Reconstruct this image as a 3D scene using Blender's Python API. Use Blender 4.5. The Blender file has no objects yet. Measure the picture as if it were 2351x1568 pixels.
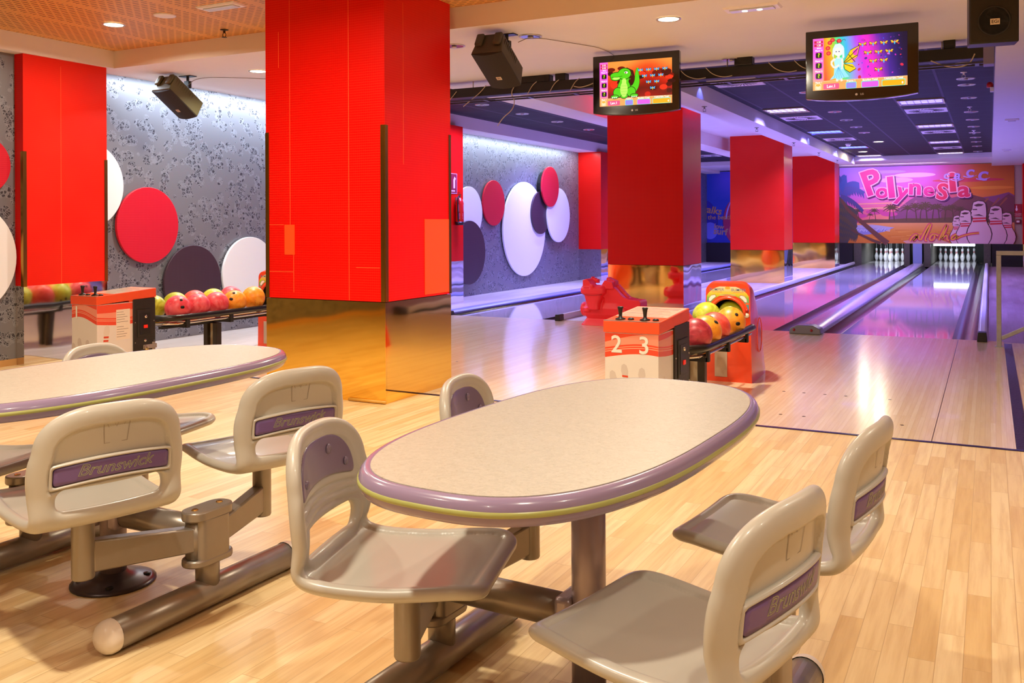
import bpy, bmesh, math, random
import numpy as np
from mathutils import Vector, Matrix
from math import sin, cos, pi, radians
C = bpy.context.scene.collection
SC = bpy.context.scene
random.seed(7)

# ------------------------------------------------------------------ camera, world, exposure, area lights
cam_d = bpy.data.cameras.new('camera'); cam = bpy.data.objects.new('camera', cam_d); C.objects.link(cam)
YAW = radians(27.283)
cam_d.sensor_width = 36.0; cam_d.lens = 36.0 * 2126.0 / 2351.0
cam_d.shift_y = -0.11534; cam_d.clip_end = 200
cam.matrix_world = (Matrix.Translation((0, 0, 1.1927)) @ Matrix.Rotation(YAW, 4, 'Z')
                    @ Matrix.Rotation(radians(90), 4, 'X') @ Matrix.Rotation(-0.0044, 4, 'Z'))
SC.camera = cam
SC.view_settings.view_transform = 'Standard'; SC.view_settings.look = 'None'
SC.view_settings.gamma = 1.0; SC.view_settings.use_curve_mapping = False
SC.view_settings.exposure = 0.1
SC.cycles.use_denoising = True
SC.cycles.max_bounces = 8; SC.cycles.diffuse_bounces = 4; SC.cycles.glossy_bounces = 5
SC.cycles.sample_clamp_indirect = 6.0
w = bpy.data.worlds.new('world'); SC.world = w; w.use_nodes = True
w.node_tree.nodes['Background'].inputs[0].default_value = (0.9, 0.75, 0.7, 1)
w.node_tree.nodes['Background'].inputs[1].default_value = 0.05

WARM = (1.0, 0.90, 0.70); COOL = (0.72, 0.84, 1.0); VIOLET = (0.29, 0.24, 1.0); BLUE = (0.12, 0.16, 1.0)
def area(name, loc, power, col, sx, sy=None, rot=(0, 0, 0), spread=180):
    d = bpy.data.lights.new(name, 'AREA'); d.energy = power; d.color = col
    d.shape = 'RECTANGLE' if sy else 'DISK'; d.size = sx
    if sy: d.size_y = sy
    d.spread = radians(spread)
    o = bpy.data.objects.new(name, d); o.location = loc; o.rotation_euler = rot; C.objects.link(o); return o
def spot(name, loc, power, col, ang=90, blend=0.6, rot=(0, 0, 0), rad=0.05):
    d = bpy.data.lights.new(name, 'SPOT'); d.energy = power; d.color = col
    d.spot_size = radians(ang); d.spot_blend = blend; d.shadow_soft_size = rad
    o = bpy.data.objects.new(name, d); o.location = loc; o.rotation_euler = rot; C.objects.link(o); return o
# lobby downlights in the timber ceiling (those in view have a fitting built below)
LOBBY = [(-6.305, 5.195, 24), (-3.75, 3.6, 46), (-1.8, 0.85, 58), (0.3, 0.7, 24), (-4.3, 1.6, 26), (1.2, 3.9, 26), (-1.6, 4.3, 32),
         (-2.6, -0.6, 14), (1.9, 1.4, 16), (-0.4, -1.8, 12)]
for x, y, p in LOBBY:
    area('lobby_lamp', (x, y, 2.805), p, WARM, 0.13, spread=168)
# lamps in the white soffit
for x, y, p in [(-6.21, 6.757, 34), (-2.047, 6.44, 52)]:
    area('soffit_lamp', (x, y, 2.648), p, WARM, 0.16, spread=150)
# cove strip behind the left soffit washing the wallpaper
area('cove_lamp', (-7.30, 9.1, 2.652), 105, COOL, 0.05, 5.6, (0, radians(6), 0), 180)
area('cove_lamp', (-7.28, 15.1, 2.652), 62, COOL, 0.05, 5.0, (0, radians(6), 0), 180)
area('cove_lamp', (-7.36, 23.0, 2.652), 45, VIOLET, 0.06, 6.0, (0, radians(20), 0), 180)
# ultraviolet tubes above the lanes, then violet fills added without fittings
for x, y, p in [(-0.83, 13.9, 85), (-0.83, 17.5, 85), (-0.83, 21.2, 85), (-2.65, 14.05, 60), (-2.65, 17.75, 100), (-2.65, 21.7, 100), (-2.65, 24.7, 60)]:
    area('tube_lamp', (x, y, 2.83), p * 1.4, VIOLET, 0.5, 0.5, spread=132)
for y, p in [(11.9, 60), (15.4, 70), (19.5, 85), (24.0, 85)]:
    area('lane_fill', (-6.5, y, 2.83), p * 1.4, VIOLET, 0.5, 0.5, spread=132)
for y, p in [(12.0, 36), (16.0, 36), (21.0, 40)]:
    area('lane_fill', (-4.0, y, 2.88), p * 1.4, VIOLET, 0.5, 0.5, spread=132)
# two warm downlights burning over the lane
area('lane_downlight', (-2.034, 20.48, 2.83), 34, (1, .86, .62), 0.14)
area('lane_downlight', (-2.651, 23.21, 2.83), 34, (1, .86, .62), 0.14)
# lamps over the pin decks, then a fill added to brighten the mural
for x in (-2.66, -0.88):
    area('pin_lamp', (x, 29.0, 0.98), 26, (0.8, 0.88, 1), 1.0, 0.12, (radians(28), 0, 0))
area('mural_fill', (-2.3, 26.6, 2.72), 42, (0.82, 0.72, 1.0), 2.6, 0.1, (radians(35), 0, 0))

# ------------------------------------------------------------------ helpers
def lin(h):
    if isinstance(h, str):
        h = h.lstrip('#'); c = [int(h[i:i + 2], 16) / 255 for i in (0, 2, 4)]
        return tuple(x / 12.92 if x <= 0.04045 else ((x + 0.055) / 1.055) ** 2.4 for x in c)
    return tuple(h[:3])
MATS = {}
def mat(name, col=(0.8, 0.8, 0.8), rough=0.5, metal=0.0, spec=0.5, coat=0.0, emit=None, estr=0.0, var=0.0, vscale=30.0, bump=0.0, bscale=40.0):
    if name in MATS: return MATS[name]
    m = bpy.data.materials.new(name); m.use_nodes = True; nt = m.node_tree
    b = nt.nodes['Principled BSDF']; c = lin(col)
    b.inputs['Base Color'].default_value = (*c, 1); b.inputs['Roughness'].default_value = rough
    b.inputs['Metallic'].default_value = metal; b.inputs['Specular IOR Level'].default_value = spec
    b.inputs['Coat Weight'].default_value = coat; b.inputs['Coat Roughness'].default_value = 0.08
    if emit is not None:
        b.inputs['Emission Color'].default_value = (*lin(emit), 1); b.inputs['Emission Strength'].default_value = estr
    if var or bump:
        tc = nt.nodes.new('ShaderNodeTexCoord')
        n = nt.nodes.new('ShaderNodeTexNoise'); n.inputs['Scale'].default_value = vscale; n.inputs['Detail'].default_value = 4
        nt.links.new(tc.outputs['Object'], n.inputs['Vector'])
        if var:
            r = nt.nodes.new('ShaderNodeMix'); r.data_type = 'RGBA'
            r.inputs['A'].default_value = (*[x * (1 - var) for x in c], 1); r.inputs['B'].default_value = (*[min(1, x * (1 + var)) for x in c], 1)
            nt.links.new(n.outputs['Fac'], r.inputs['Factor']); nt.links.new(r.outputs['Result'], b.inputs['Base Color'])
        if bump:
            n2 = nt.nodes.new('ShaderNodeTexNoise'); n2.inputs['Scale'].default_value = bscale
            nt.links.new(tc.outputs['Object'], n2.inputs['Vector'])
            bp = nt.nodes.new('ShaderNodeBump'); bp.inputs['Strength'].default_value = bump; bp.inputs['Distance'].default_value = 0.02
            nt.links.new(n2.outputs['Fac'], bp.inputs['Height']); nt.links.new(bp.outputs['Normal'], b.inputs['Normal'])
    MATS[name] = m; return m
class N:                                                   # tiny node-building helper
    def __init__(s, name):
        s.m = bpy.data.materials.new(name); s.m.use_nodes = True; s.t = s.m.node_tree; s.b = s.t.nodes['Principled BSDF']; MATS[name] = s.m
    def n(s, typ, **kw):
        x = s.t.nodes.new('ShaderNode' + typ)
        for k, v in kw.items():
            if hasattr(x, k) and k not in x.inputs: setattr(x, k, v)
            else: x.inputs[k].default_value = v
        return x
    def l(s, a, b): s.t.links.new(a, b)
    def math(s, op, a, b=None, c=None):
        x = s.t.nodes.new('ShaderNodeMath'); x.operation = op
        for i, v in enumerate((a, b, c)):
            if v is None: continue
            if hasattr(v, 'is_output'): s.l(v, x.inputs[i])
            else: x.inputs[i].default_value = v
        return x.outputs[0]
    def mix(s, f, a, b):
        x = s.t.nodes.new('ShaderNodeMix'); x.data_type = 'RGBA'
        for k, v in (('Factor', f), ('A', a), ('B', b)):
            if hasattr(v, 'is_output'): s.l(v, x.inputs[k])
            elif k == 'Factor': x.inputs[k].default_value = v
            else: x.inputs[k].default_value = (*lin(v), 1)
        return x.outputs['Result']
    def ramp(s, f, lo, hi):
        x = s.t.nodes.new('ShaderNodeMapRange'); s.l(f, x.inputs[0]); x.inputs[1].default_value = lo; x.inputs[2].default_value = hi; return x.outputs[0]

def new_mesh(name, bm, mats, smooth=False):
    me = bpy.data.meshes.new(name); bm.normal_update(); bm.to_mesh(me); bm.free()
    for m in (mats if isinstance(mats, (list, tuple)) else [mats]): me.materials.append(m)
    if smooth:
        for p in me.polygons: p.use_smooth = True
    return me
def obj(name, bm, mats, parent=None, smooth=False, loc=(0, 0, 0), rot=(0, 0, 0), bevel=0.0, seg=2, label=None, auto=None):
    me = bm if isinstance(bm, bpy.types.Mesh) else new_mesh(name, bm, mats, smooth)
    o = bpy.data.objects.new(name, me); C.objects.link(o); o.location = loc; o.rotation_euler = rot
    if parent is not None: o.parent = parent
    if bevel:
        md = o.modifiers.new('bevel', 'BEVEL'); md.width = bevel; md.segments = seg; md.limit_method = 'ANGLE'; md.angle_limit = radians(35)
        md.harden_normals = False
    if auto is not None or bevel:
        for p in me.polygons: p.use_smooth = True
        me.set_sharp_from_angle(angle=radians(auto or 40))
    if label: o['label'] = label
    return o
def thing(name, label, cat, loc=(0, 0, 0), rz=0.0, group=None, rot=None, kind=None):
    o = bpy.data.objects.new(name, None); o.empty_display_size = 0.1; C.objects.link(o); o.location = loc
    o.rotation_euler = rot if rot else (0, 0, rz)
    return tag(o, label, cat, group, kind)
def tag(o, label, cat, group=None, kind=None):
    o['label'] = label; o['category'] = cat
    if group: o['group'] = group
    if kind: o['kind'] = kind
    return o
def dup(root, loc, rz=0.0, label=None, group=None):
    r = root.copy(); C.objects.link(r); r.location = loc; r.rotation_euler = (0, 0, rz)
    if label: r['label'] = label
    if group: r['group'] = group
    for ch in list(root.children):
        c = ch.copy(); C.objects.link(c); c.parent = r
        for g in ch.children:
            d = g.copy(); C.objects.link(d); d.parent = c
    return r
B = bmesh.new
def box(bm, x0, x1, y0, y1, z0, z1, mi=0, M=None):
    vs = [bm.verts.new(Vector(p) if M is None else M @ Vector(p)) for p in
          [(x0, y0, z0), (x1, y0, z0), (x1, y1, z0), (x0, y1, z0), (x0, y0, z1), (x1, y0, z1), (x1, y1, z1), (x0, y1, z1)]]
    for f in [(0, 3, 2, 1), (4, 5, 6, 7), (0, 1, 5, 4), (1, 2, 6, 5), (2, 3, 7, 6), (3, 0, 4, 7)]:
        fc = bm.faces.new([vs[i] for i in f]); fc.material_index = mi
    return bm
def bx(*a, **k): return box(B(), *a, **k)
def loft(bm, rings, close_ring=True, cap0=True, cap1=True, mi=0):
    R = [[bm.verts.new(p) for p in r] for r in rings]; n = len(R[0])
    for i in range(len(R) - 1):
        for j in range(n if close_ring else n - 1):
            f = bm.faces.new((R[i][j], R[i][(j + 1) % n], R[i + 1][(j + 1) % n], R[i + 1][j])); f.material_index = mi
    if cap0 and close_ring: bm.faces.new(list(reversed(R[0]))).material_index = mi
    if cap1 and close_ring: bm.faces.new(R[-1]).material_index = mi
    return bm
def lathe(bm, prof, n=24, c=(0, 0, 0), mi=0, cap0=True, cap1=True, axis='Z'):
    rings = []
    for r, z in prof:
        ring = []
        for k in range(n):
            a = 2 * pi * k / n; p = (r * cos(a), r * sin(a), z)
            if axis == 'X': p = (p[2], p[0], p[1])
            if axis == 'Y': p = (p[0], -p[2], p[1]); 
            ring.append((p[0] + c[0], p[1] + c[1], p[2] + c[2]))
        rings.append(ring)
    return loft(bm, rings, True, cap0, cap1, mi)
def cyl(bm, p0, p1, r, n=16, r1=None, mi=0):
    p0 = Vector(p0); p1 = Vector(p1); d = (p1 - p0).normalized()
    u = d.orthogonal().normalized(); v = d.cross(u)
    rr = [r, r if r1 is None else r1]
    rings = [[p + u * (q * cos(2 * pi * k / n)) + v * (q * sin(2 * pi * k / n)) for k in range(n)] for p, q in zip((p0, p1), rr)]
    return loft(bm, rings, mi=mi)
def tube(bm, pts, r, n=12, mi=0, closed=False):
    P = [Vector(p) for p in pts]; rings = []; u = None
    for i, p in enumerate(P):
        a = P[i - 1] if (i or closed) else p; b = P[(i + 1) % len(P)] if (i < len(P) - 1 or closed) else p
        d = (b - a).normalized()
        u = d.orthogonal().normalized() if u is None else (u - d * u.dot(d)).normalized()
        v = d.cross(u)
        rings.append([p + u * (r * cos(2 * pi * k / n)) + v * (r * sin(2 * pi * k / n)) for k in range(n)])
    if closed: rings.append(rings[0]); return loft(bm, rings, True, False, False, mi)
    return loft(bm, rings, mi=mi)
def prism(bm, pts, a, b, axis='Y', mi=0):
    """outline pts (2d) extruded from a to b along axis"""
    def P(p, t): return {'Y': (p[0], t, p[1]), 'X': (t, p[0], p[1]), 'Z': (p[0], p[1], t)}[axis]
    return loft(bm, [[P(p, a) for p in pts], [P(p, b) for p in pts]], mi=mi)
def rrect(w_, h_, r, n=5, cx=0, cy=0):
    out = []
    for sx, sy, a0 in ((1, 1, 0), (-1, 1, 90), (-1, -1, 180), (1, -1, 270)):
        for k in range(n + 1):
            a = radians(a0 + 90 * k / n)
            out.append((cx + sx * (w_ / 2 - r) + r * cos(a), cy + sy * (h_ / 2 - r) + r * sin(a)))
    return out
def smoothpath(pts, it=2):
    P = [Vector(p) for p in pts]
    for _ in range(it):
        Q = [P[0]]
        for a, b in zip(P, P[1:]): Q += [a * .75 + b * .25, a * .25 + b * .75]
        Q.append(P[-1]); P = Q
    return P

_TX = {}
def text_mesh(s, offset=0.0, shear=0.0, spacing=1.0):
    key = (s, offset, shear, spacing)
    if key in _TX: return _TX[key]
    cu = bpy.data.curves.new('t', 'FONT'); cu.body = s; cu.offset = offset; cu.shear = shear; cu.resolution_u = 3
    cu.space_character = spacing; cu.align_x = 'CENTER'; cu.align_y = 'CENTER'
    o = bpy.data.objects.new('t', cu); C.objects.link(o)
    dg = bpy.context.evaluated_depsgraph_get(); dg.update()
    me = bpy.data.meshes.new_from_object(o.evaluated_get(dg))
    r = ([tuple(v.co[:2]) for v in me.vertices], [tuple(p.vertices) for p in me.polygons])
    bpy.data.objects.remove(o); bpy.data.curves.remove(cu); bpy.data.meshes.remove(me)
    _TX[key] = r; return r
class Print:
    """printed artwork: flat coloured shapes on one sheet, a colour attribute holds the inks"""
    def __init__(s): s.v = []; s.f = []; s.c = []; s.r = []
    def add(s, vs, fs, cols, layer):
        k = len(s.v); s.r.append((layer, k, len(vs))); s.v += [(x, y, layer) for x, y in vs]; s.c += cols; s.f += [tuple(i + k for i in f) for f in fs]
    def poly(s, pts, col, layer=1):
        s.add(pts, [tuple(range(len(pts)))], [lin(col)] * len(pts), layer)
    def rect(s, x0, y0, x1, y1, col, layer=1): s.poly([(x0, y0), (x1, y0), (x1, y1), (x0, y1)], col, layer)
    def ell(s, x, y, rx, ry, col, layer=1, rot=0, n=24, a0=0, a1=360):
        pts = []
        for k in range(n + (a1 - a0 < 360)):
            a = radians(a0 + (a1 - a0) * k / n); px, py = rx * cos(a), ry * sin(a)
            pts.append((x + px * cos(rot) - py * sin(rot), y + px * sin(rot) + py * cos(rot)))
        s.poly(pts, col, layer)
    def stroke(s, pts, w_, col, layer=1, w1=None, smooth=0):
        if smooth: pts = [tuple(p[:2]) for p in smoothpath([(x, y, 0) for x, y in pts], smooth)]
        L = []; R = []; n = len(pts)
        for i, p in enumerate(pts):
            a = pts[max(0, i - 1)]; b = pts[min(n - 1, i + 1)]; d = Vector((b[0] - a[0], b[1] - a[1]))
            if d.length < 1e-9: d = Vector((1, 0))
            d.normalize(); ww = (w_ if w1 is None else w_ + (w1 - w_) * i / (n - 1)) / 2
            L.append((p[0] - d.y * ww, p[1] + d.x * ww)); R.append((p[0] + d.y * ww, p[1] - d.x * ww))
        s.add(L + R, [(n + i, n + i + 1, i + 1, i) for i in range(n - 1)], [lin(col)] * (2 * n), layer)
    def text(s, t, x, y, size, col, layer=1, rot=0, offset=0.0, shear=0.0, sx=1.0, spacing=1.0):
        vs, fs = text_mesh(t, offset, shear, spacing); out = []
        for a, b in vs:
            a, b = a * size * sx, b * size
            out.append((x + a * cos(rot) - b * sin(rot), y + a * sin(rot) + b * cos(rot)))
        s.add(out, fs, [lin(col)] * len(out), layer)
    def grid(s, x0, y0, x1, y1, nx, ny, fn, layer=0):
        vs = []; cs = []; fs = []
        for j in range(ny + 1):
            for i in range(nx + 1):
                u, v = i / nx, j / ny; vs.append((x0 + (x1 - x0) * u, y0 + (y1 - y0) * v)); cs.append(lin(fn(u, v)))
        for j in range(ny):
            for i in range(nx):
                a = j * (nx + 1) + i; fs.append((a, a + 1, a + nx + 2, a + nx + 1))
        s.add(vs, fs, cs, layer)
    def build(s, name, m, parent, O, U, V, dz=0.0008, fn=None):
        O, U, V = Vector(O), Vector(U), Vector(V); Nn = U.cross(V).normalized()
        me = bpy.data.meshes.new(name); rank = [0] * len(s.v)
        for q, (l, k, n) in enumerate(sorted(s.r, key=lambda e: (e[0], e[1]))):      # each ink lies a hair above the one before
            for i in range(k, k + n): rank[i] = q
        s.v = [(x, y, rank[i]) for i, (x, y, l) in enumerate(s.v)]; dz = min(dz, 4e-5)
        if fn: vs = [fn(x, y, l * dz) for x, y, l in s.v]
        else: vs = [O + U * x + V * y + Nn * (l * dz) for x, y, l in s.v]
        me.from_pydata(vs, [], s.f); at = me.color_attributes.new('ink', 'FLOAT_COLOR', 'POINT')
        at.data.foreach_set('color', np.array([(*c, 1) for c in s.c], dtype=np.float32).ravel())
        me.materials.append(m); me.update()
        o = bpy.data.objects.new(name, me); C.objects.link(o); o.parent = parent; return o
def ink(name, rough=0.5, emit=0.0, coat=0.0):
    if name in MATS: return MATS[name]
    g = N(name); a = g.n('Attribute', attribute_name='ink'); g.b.inputs['Roughness'].default_value = rough; g.b.inputs['Coat Weight'].default_value = coat
    if emit:
        g.b.inputs['Base Color'].default_value = (0, 0, 0, 1); g.l(a.outputs['Color'], g.b.inputs['Emission Color']); g.b.inputs['Emission Strength'].default_value = emit
    else: g.l(a.outputs['Color'], g.b.inputs['Base Color'])
    return g.m

# ------------------------------------------------------------------ surface materials
def wood(name, cols, bw, bl, rough, spec=0.5, coat=0.0, grain=0.25, seam=0.0012, rot90=True, bump=0.0):
    g = N(name); tc = g.n('TexCoord'); mp = g.n('Mapping'); mp.inputs['Rotation'].default_value = (0, 0, radians(90) if rot90 else 0)
    g.l(tc.outputs['Object'], mp.inputs['Vector'])
    br = g.n('TexBrick', offset=0.37, offset_frequency=2, squash=1.0)
    for k, v in (('Scale', 1.0), ('Mortar Size', seam), ('Mortar Smooth', 0.1), ('Bias', 0.0), ('Brick Width', bl), ('Row Height', bw)): br.inputs[k].default_value = v
    br.inputs['Color1'].default_value = (0, 0, 0, 1); br.inputs['Color2'].default_value = (1, 1, 1, 1); br.inputs['Mortar'].default_value = (0.5, 0.5, 0.5, 1)
    g.l(mp.outputs['Vector'], br.inputs['Vector'])
    st = g.n('Mapping'); st.inputs['Scale'].default_value = (2.2, 38, 1); g.l(mp.outputs['Vector'], st.inputs['Vector'])
    # shift the grain from strip to strip
    add = g.n('VectorMath', operation='ADD'); sc = g.n('VectorMath', operation='SCALE'); sc.inputs['Scale'].default_value = 9.0
    g.l(br.outputs['Color'], sc.inputs[0]); g.l(st.outputs['Vector'], add.inputs[0]); g.l(sc.outputs[0], add.inputs[1])
    no = g.n('TexNoise', Scale=1.0, Detail=5.0, Roughness=0.6); g.l(add.outputs[0], no.inputs['Vector'])
    base = g.mix(br.outputs['Color'], cols[0], cols[1])
    gr = g.ramp(no.outputs['Fac'], 0.42, 0.72)
    base = g.mix(g.math('MULTIPLY', gr, grain), base, cols[2])
    base = g.mix(g.math('MULTIPLY', br.outputs['Fac'], 0.4), base, cols[3])
    g.l(base, g.b.inputs['Base Color']); g.b.inputs['Roughness'].default_value = rough; g.b.inputs['Specular IOR Level'].default_value = spec
    g.b.inputs['Coat Weight'].default_value = coat; g.b.inputs['Coat Roughness'].default_value = 0.04
    return g.m
M_oak = wood('oak_laminate', ('#ead2a4', '#dab880', '#bc9058', '#986c40'), 0.068, 0.55, 0.34, 0.45, grain=0.55)
M_maple = wood('maple_approach', ('#e9d2ae', '#e0c49a', '#c9a878', '#a98a60'), 0.027, 2.6, 0.17, 0.5, coat=0.15, grain=0.35, seam=0.0008)
M_lane = wood('lane_boards', ('#d4ccd0', '#cac0c6', '#b0a6b0', '#948a96'), 0.027, 3.2, 0.06, 0.6, coat=0.5, grain=0.25, seam=0.0006)
M_ledge = wood('pale_planks', ('#d8d0cc', '#c6bdb8', '#a39994', '#8c8480'), 0.12, 1.2, 0.3, 0.5, grain=0.5)
M_side = wood('mauve_laminate', ('#a08490', '#8c707c', '#6e5660', '#54424a'), 0.1, 0.9, 0.3, 0.5, grain=0.5)
def perforated():
    g = N('perforated_timber'); tc = g.n('TexCoord'); mp = g.n('Mapping'); g.l(tc.outputs['Object'], mp.inputs['Vector'])
    br = g.n('TexBrick', offset=0.5, offset_frequency=2)
    for k, v in (('Scale', 1.0), ('Mortar Size', 0.012), ('Mortar Smooth', 0.0), ('Brick Width', 0.085), ('Row Height', 0.04)): br.inputs[k].default_value = v
    g.l(mp.outputs['Vector'], br.inputs['Vector'])
    sp = g.n('SeparateXYZ'); g.l(mp.outputs['Vector'], sp.inputs[0])
    # slots: short dark dashes, in bands separated by plain strips every 0.6 m
    slot = g.math('SUBTRACT', 1.0, br.outputs['Fac'])
    thin = g.math('LESS_THAN', g.math('ABSOLUTE', g.math('SUBTRACT', g.math('FRACT', g.math('DIVIDE', sp.outputs[1], 0.04)), 0.5)), 0.14)
    band = g.math('LESS_THAN', g.math('ABSOLUTE', g.math('SUBTRACT', g.math('FRACT', g.math('DIVIDE', sp.outputs[0], 0.6)), 0.5)), 0.43)
    f = g.math('MULTIPLY', g.math('MULTIPLY', slot, thin), band)
    no = g.n('TexNoise', Scale=6.0, Detail=3.0); st = g.n('Mapping'); st.inputs['Scale'].default_value = (4, .5, 1); g.l(mp.outputs['Vector'], st.inputs['Vector']); g.l(st.outputs['Vector'], no.inputs['Vector'])
    base = g.mix(no.outputs['Fac'], '#e8b062', '#d89a4c')
    g.l(g.mix(g.math('MULTIPLY', f, 0.85), base, '#4a2408'), g.b.inputs['Base Color']); g.b.inputs['Roughness'].default_value = 0.45
    return g.m
M_perf = perforated()
def wallpaper():
    g = N('silver_wallpaper'); tc = g.n('TexCoord'); mp = g.n('Mapping'); mp.inputs['Rotation'].default_value = (0, radians(90), 0)
    g.l(tc.outputs['Object'], mp.inputs['Vector'])
    fl = g.n('VectorMath', operation='MULTIPLY'); fl.inputs[1].default_value = (1, 1, 0); g.l(mp.outputs['Vector'], fl.inputs[0])
    v1 = g.n('TexVoronoi', feature='F1', Scale=9.0); g.l(fl.outputs[0], v1.inputs['Vector'])
    v2 = g.n('TexVoronoi', feature='DISTANCE_TO_EDGE', Scale=24.0); g.l(fl.outputs[0], v2.inputs['Vector'])
    v3 = g.n('TexVoronoi', feature='F1', Scale=24.0); g.l(fl.outputs[0], v3.inputs['Vector'])
    sp = g.n('SeparateColor'); g.l(v3.outputs['Color'], sp.inputs[0])
    cluster = g.math('LESS_THAN', v1.outputs['Distance'], 0.52)
    darkc = g.math('MULTIPLY', cluster, g.math('GREATER_THAN', sp.outputs[0], 0.34))
    v4 = g.n('TexVoronoi', feature='DISTANCE_TO_EDGE', Scale=17.0); v5 = g.n('TexVoronoi', feature='DISTANCE_TO_EDGE', Scale=31.0)
    sh = g.n('VectorMath', operation='ADD'); sh.inputs[1].default_value = (3.7, 1.9, 0.4); g.l(fl.outputs[0], sh.inputs[0])
    for v in (v4, v5): g.l(sh.outputs[0], v.inputs['Vector'])
    near = g.math('LESS_THAN', v1.outputs['Distance'], 0.52)
    web = g.math('MAXIMUM', g.math('LESS_THAN', v2.outputs['Distance'], 0.05), g.math('MAXIMUM', g.math('LESS_THAN', v4.outputs['Distance'], 0.035), g.math('LESS_THAN', v5.outputs['Distance'], 0.05)))
    line = g.math('MULTIPLY', web, near)
    base = g.mix(darkc, '#82848c', '#45464f'); base = g.mix(line, base, '#9296a0')
    g.l(base, g.b.inputs['Base Color']); g.b.inputs['Metallic'].default_value = 0.35
    g.b.inputs['Roughness'].default_value = 0.38
    h = g.math('ADD', line, g.math('MULTIPLY', darkc, -1.0))
    bp = g.n('Bump', Strength=0.2, Distance=0.003); g.l(h, bp.inputs['Height']); g.l(bp.outputs['Normal'], g.b.inputs['Normal'])
    return g.m
M_wallp = wallpaper()
def gridpanel(name, col, line, rough, s=0.017, amt=0.25, metal=0.0, spec=0.5, axes=None):
    """sheet with a fine embossed grid"""
    g = N(name); tc = g.n('TexCoord'); sp = g.n('SeparateXYZ'); g.l(tc.outputs['Object'], sp.inputs[0])
    def ln(o, w_): return g.math('LESS_THAN', g.math('FRACT', g.math('DIVIDE', o, s)), w_)
    hz = ln(sp.outputs[2], 0.13); vt = g.math('MAXIMUM', ln(sp.outputs[0], 0.1), ln(sp.outputs[1], 0.1)) if axes is None else ln(sp.outputs[axes], 0.1)
    f = g.math('MAXIMUM', hz, g.math('MULTIPLY', vt, 0.6))
    no = g.n('TexNoise', Scale=1.3, Detail=2.0); g.l(tc.outputs['Object'], no.inputs['Vector'])
    f2 = g.math('MULTIPLY', g.math('MULTIPLY', f, amt), no.outputs['Fac'])
    g.l(g.mix(f2, col, line), g.b.inputs['Base Color']); g.b.inputs['Roughness'].default_value = rough; g.b.inputs['Specular IOR Level'].default_value = spec
    bp = g.n('Bump', Strength=0.12, Distance=0.002); g.l(f, bp.inputs['Height']); g.l(bp.outputs['Normal'], g.b.inputs['Normal'])
    return g.m
M_red = gridpanel('red_grid_sheet', '#e40804', '#ff5a38', 0.32, amt=0.5, spec=0.22)
M_redp = gridpanel('red_disc_sheet', '#c80a28', '#ff6a70', 0.4, amt=0.35, axes=1)
M_whp = gridpanel('white_disc_sheet', '#eef0f6', '#ffffff', 0.4, amt=0.2, axes=1)
M_plum = gridpanel('plum_disc_sheet', '#3a2632', '#6a5460', 0.4, amt=0.5, axes=1)
def mirror(name, col, rough, wob, wscale):
    g = N(name); g.b.inputs['Base Color'].default_value = (*lin(col), 1); g.b.inputs['Metallic'].default_value = 1.0; g.b.inputs['Roughness'].default_value = rough
    tc = g.n('TexCoord'); no = g.n('TexNoise', Scale=wscale, Detail=1.0); g.l(tc.outputs['Object'], no.inputs['Vector'])
    bp = g.n('Bump', Strength=wob, Distance=0.05); g.l(no.outputs['Fac'], bp.inputs['Height']); g.l(bp.outputs['Normal'], g.b.inputs['Normal'])
    return g.m
M_gold = mirror('gold_mirror_sheet', '#ffd266', 0.05, 0.05, 2.0)
M_goldw = mirror('buckled_gold_sheet', '#ffd080', 0.05, 0.10, 1.7)
M_silv = mirror('silver_mirror_sheet', '#dcd2c8', 0.06, 0.10, 2.5)
M_silvw = mirror('buckled_silver_sheet', '#dcd8e0', 0.05, 0.12, 1.9)
M_brass = mat('brass_trim', '#b98a3e', 0.25, 1.0)
M_white = mat('white_plaster', '#ece6e2', 0.7, var=0.03, vscale=3)
M_cream = mat('cream_wall', '#e2cdb4', 0.8)
def tiles():
    g = N('black_tile_ceiling'); tc = g.n('TexCoord'); sp = g.n('SeparateXYZ'); g.l(tc.outputs['Object'], sp.inputs[0])
    fx = g.math('FRACT', g.math('DIVIDE', g.math('ADD', sp.outputs[0], 0.555 + 6.0), 0.6)); fy = g.math('FRACT', g.math('DIVIDE', g.math('ADD', sp.outputs[1], 0.03), 0.6))
    lx = g.math('LESS_THAN', fx, 0.045); ly = g.math('MULTIPLY', g.math('LESS_THAN', fy, 0.03), 0.5)
    no = g.n('TexNoise', Scale=120.0, Detail=2.0); g.l(tc.outputs['Object'], no.inputs['Vector'])
    base = g.mix(no.outputs['Fac'], '#0d0b10', '#1c181f')
    g.l(g.mix(g.math('MAXIMUM', lx, ly), base, '#4c4458'), g.b.inputs['Base Color']); g.b.inputs['Roughness'].default_value = 0.75
    return g.m
M_tile = tiles()
M_blackmask = mat('black_mask_board', '#141016', 0.5, var=0.2)
M_darkmetal = mat('black_painted_steel', '#17140f', 0.45, var=0.2)
M_grey = mat('grey_metallic_paint', '#8a8078', 0.33, 0.55, var=0.04)
M_chrome = mat('chrome', '#d8d4cc', 0.12, 1.0)
M_black = mat('black_plastic', '#131110', 0.4)
M_steel = mat('brushed_steel', '#b8b0a4', 0.3, 0.9)
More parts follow.
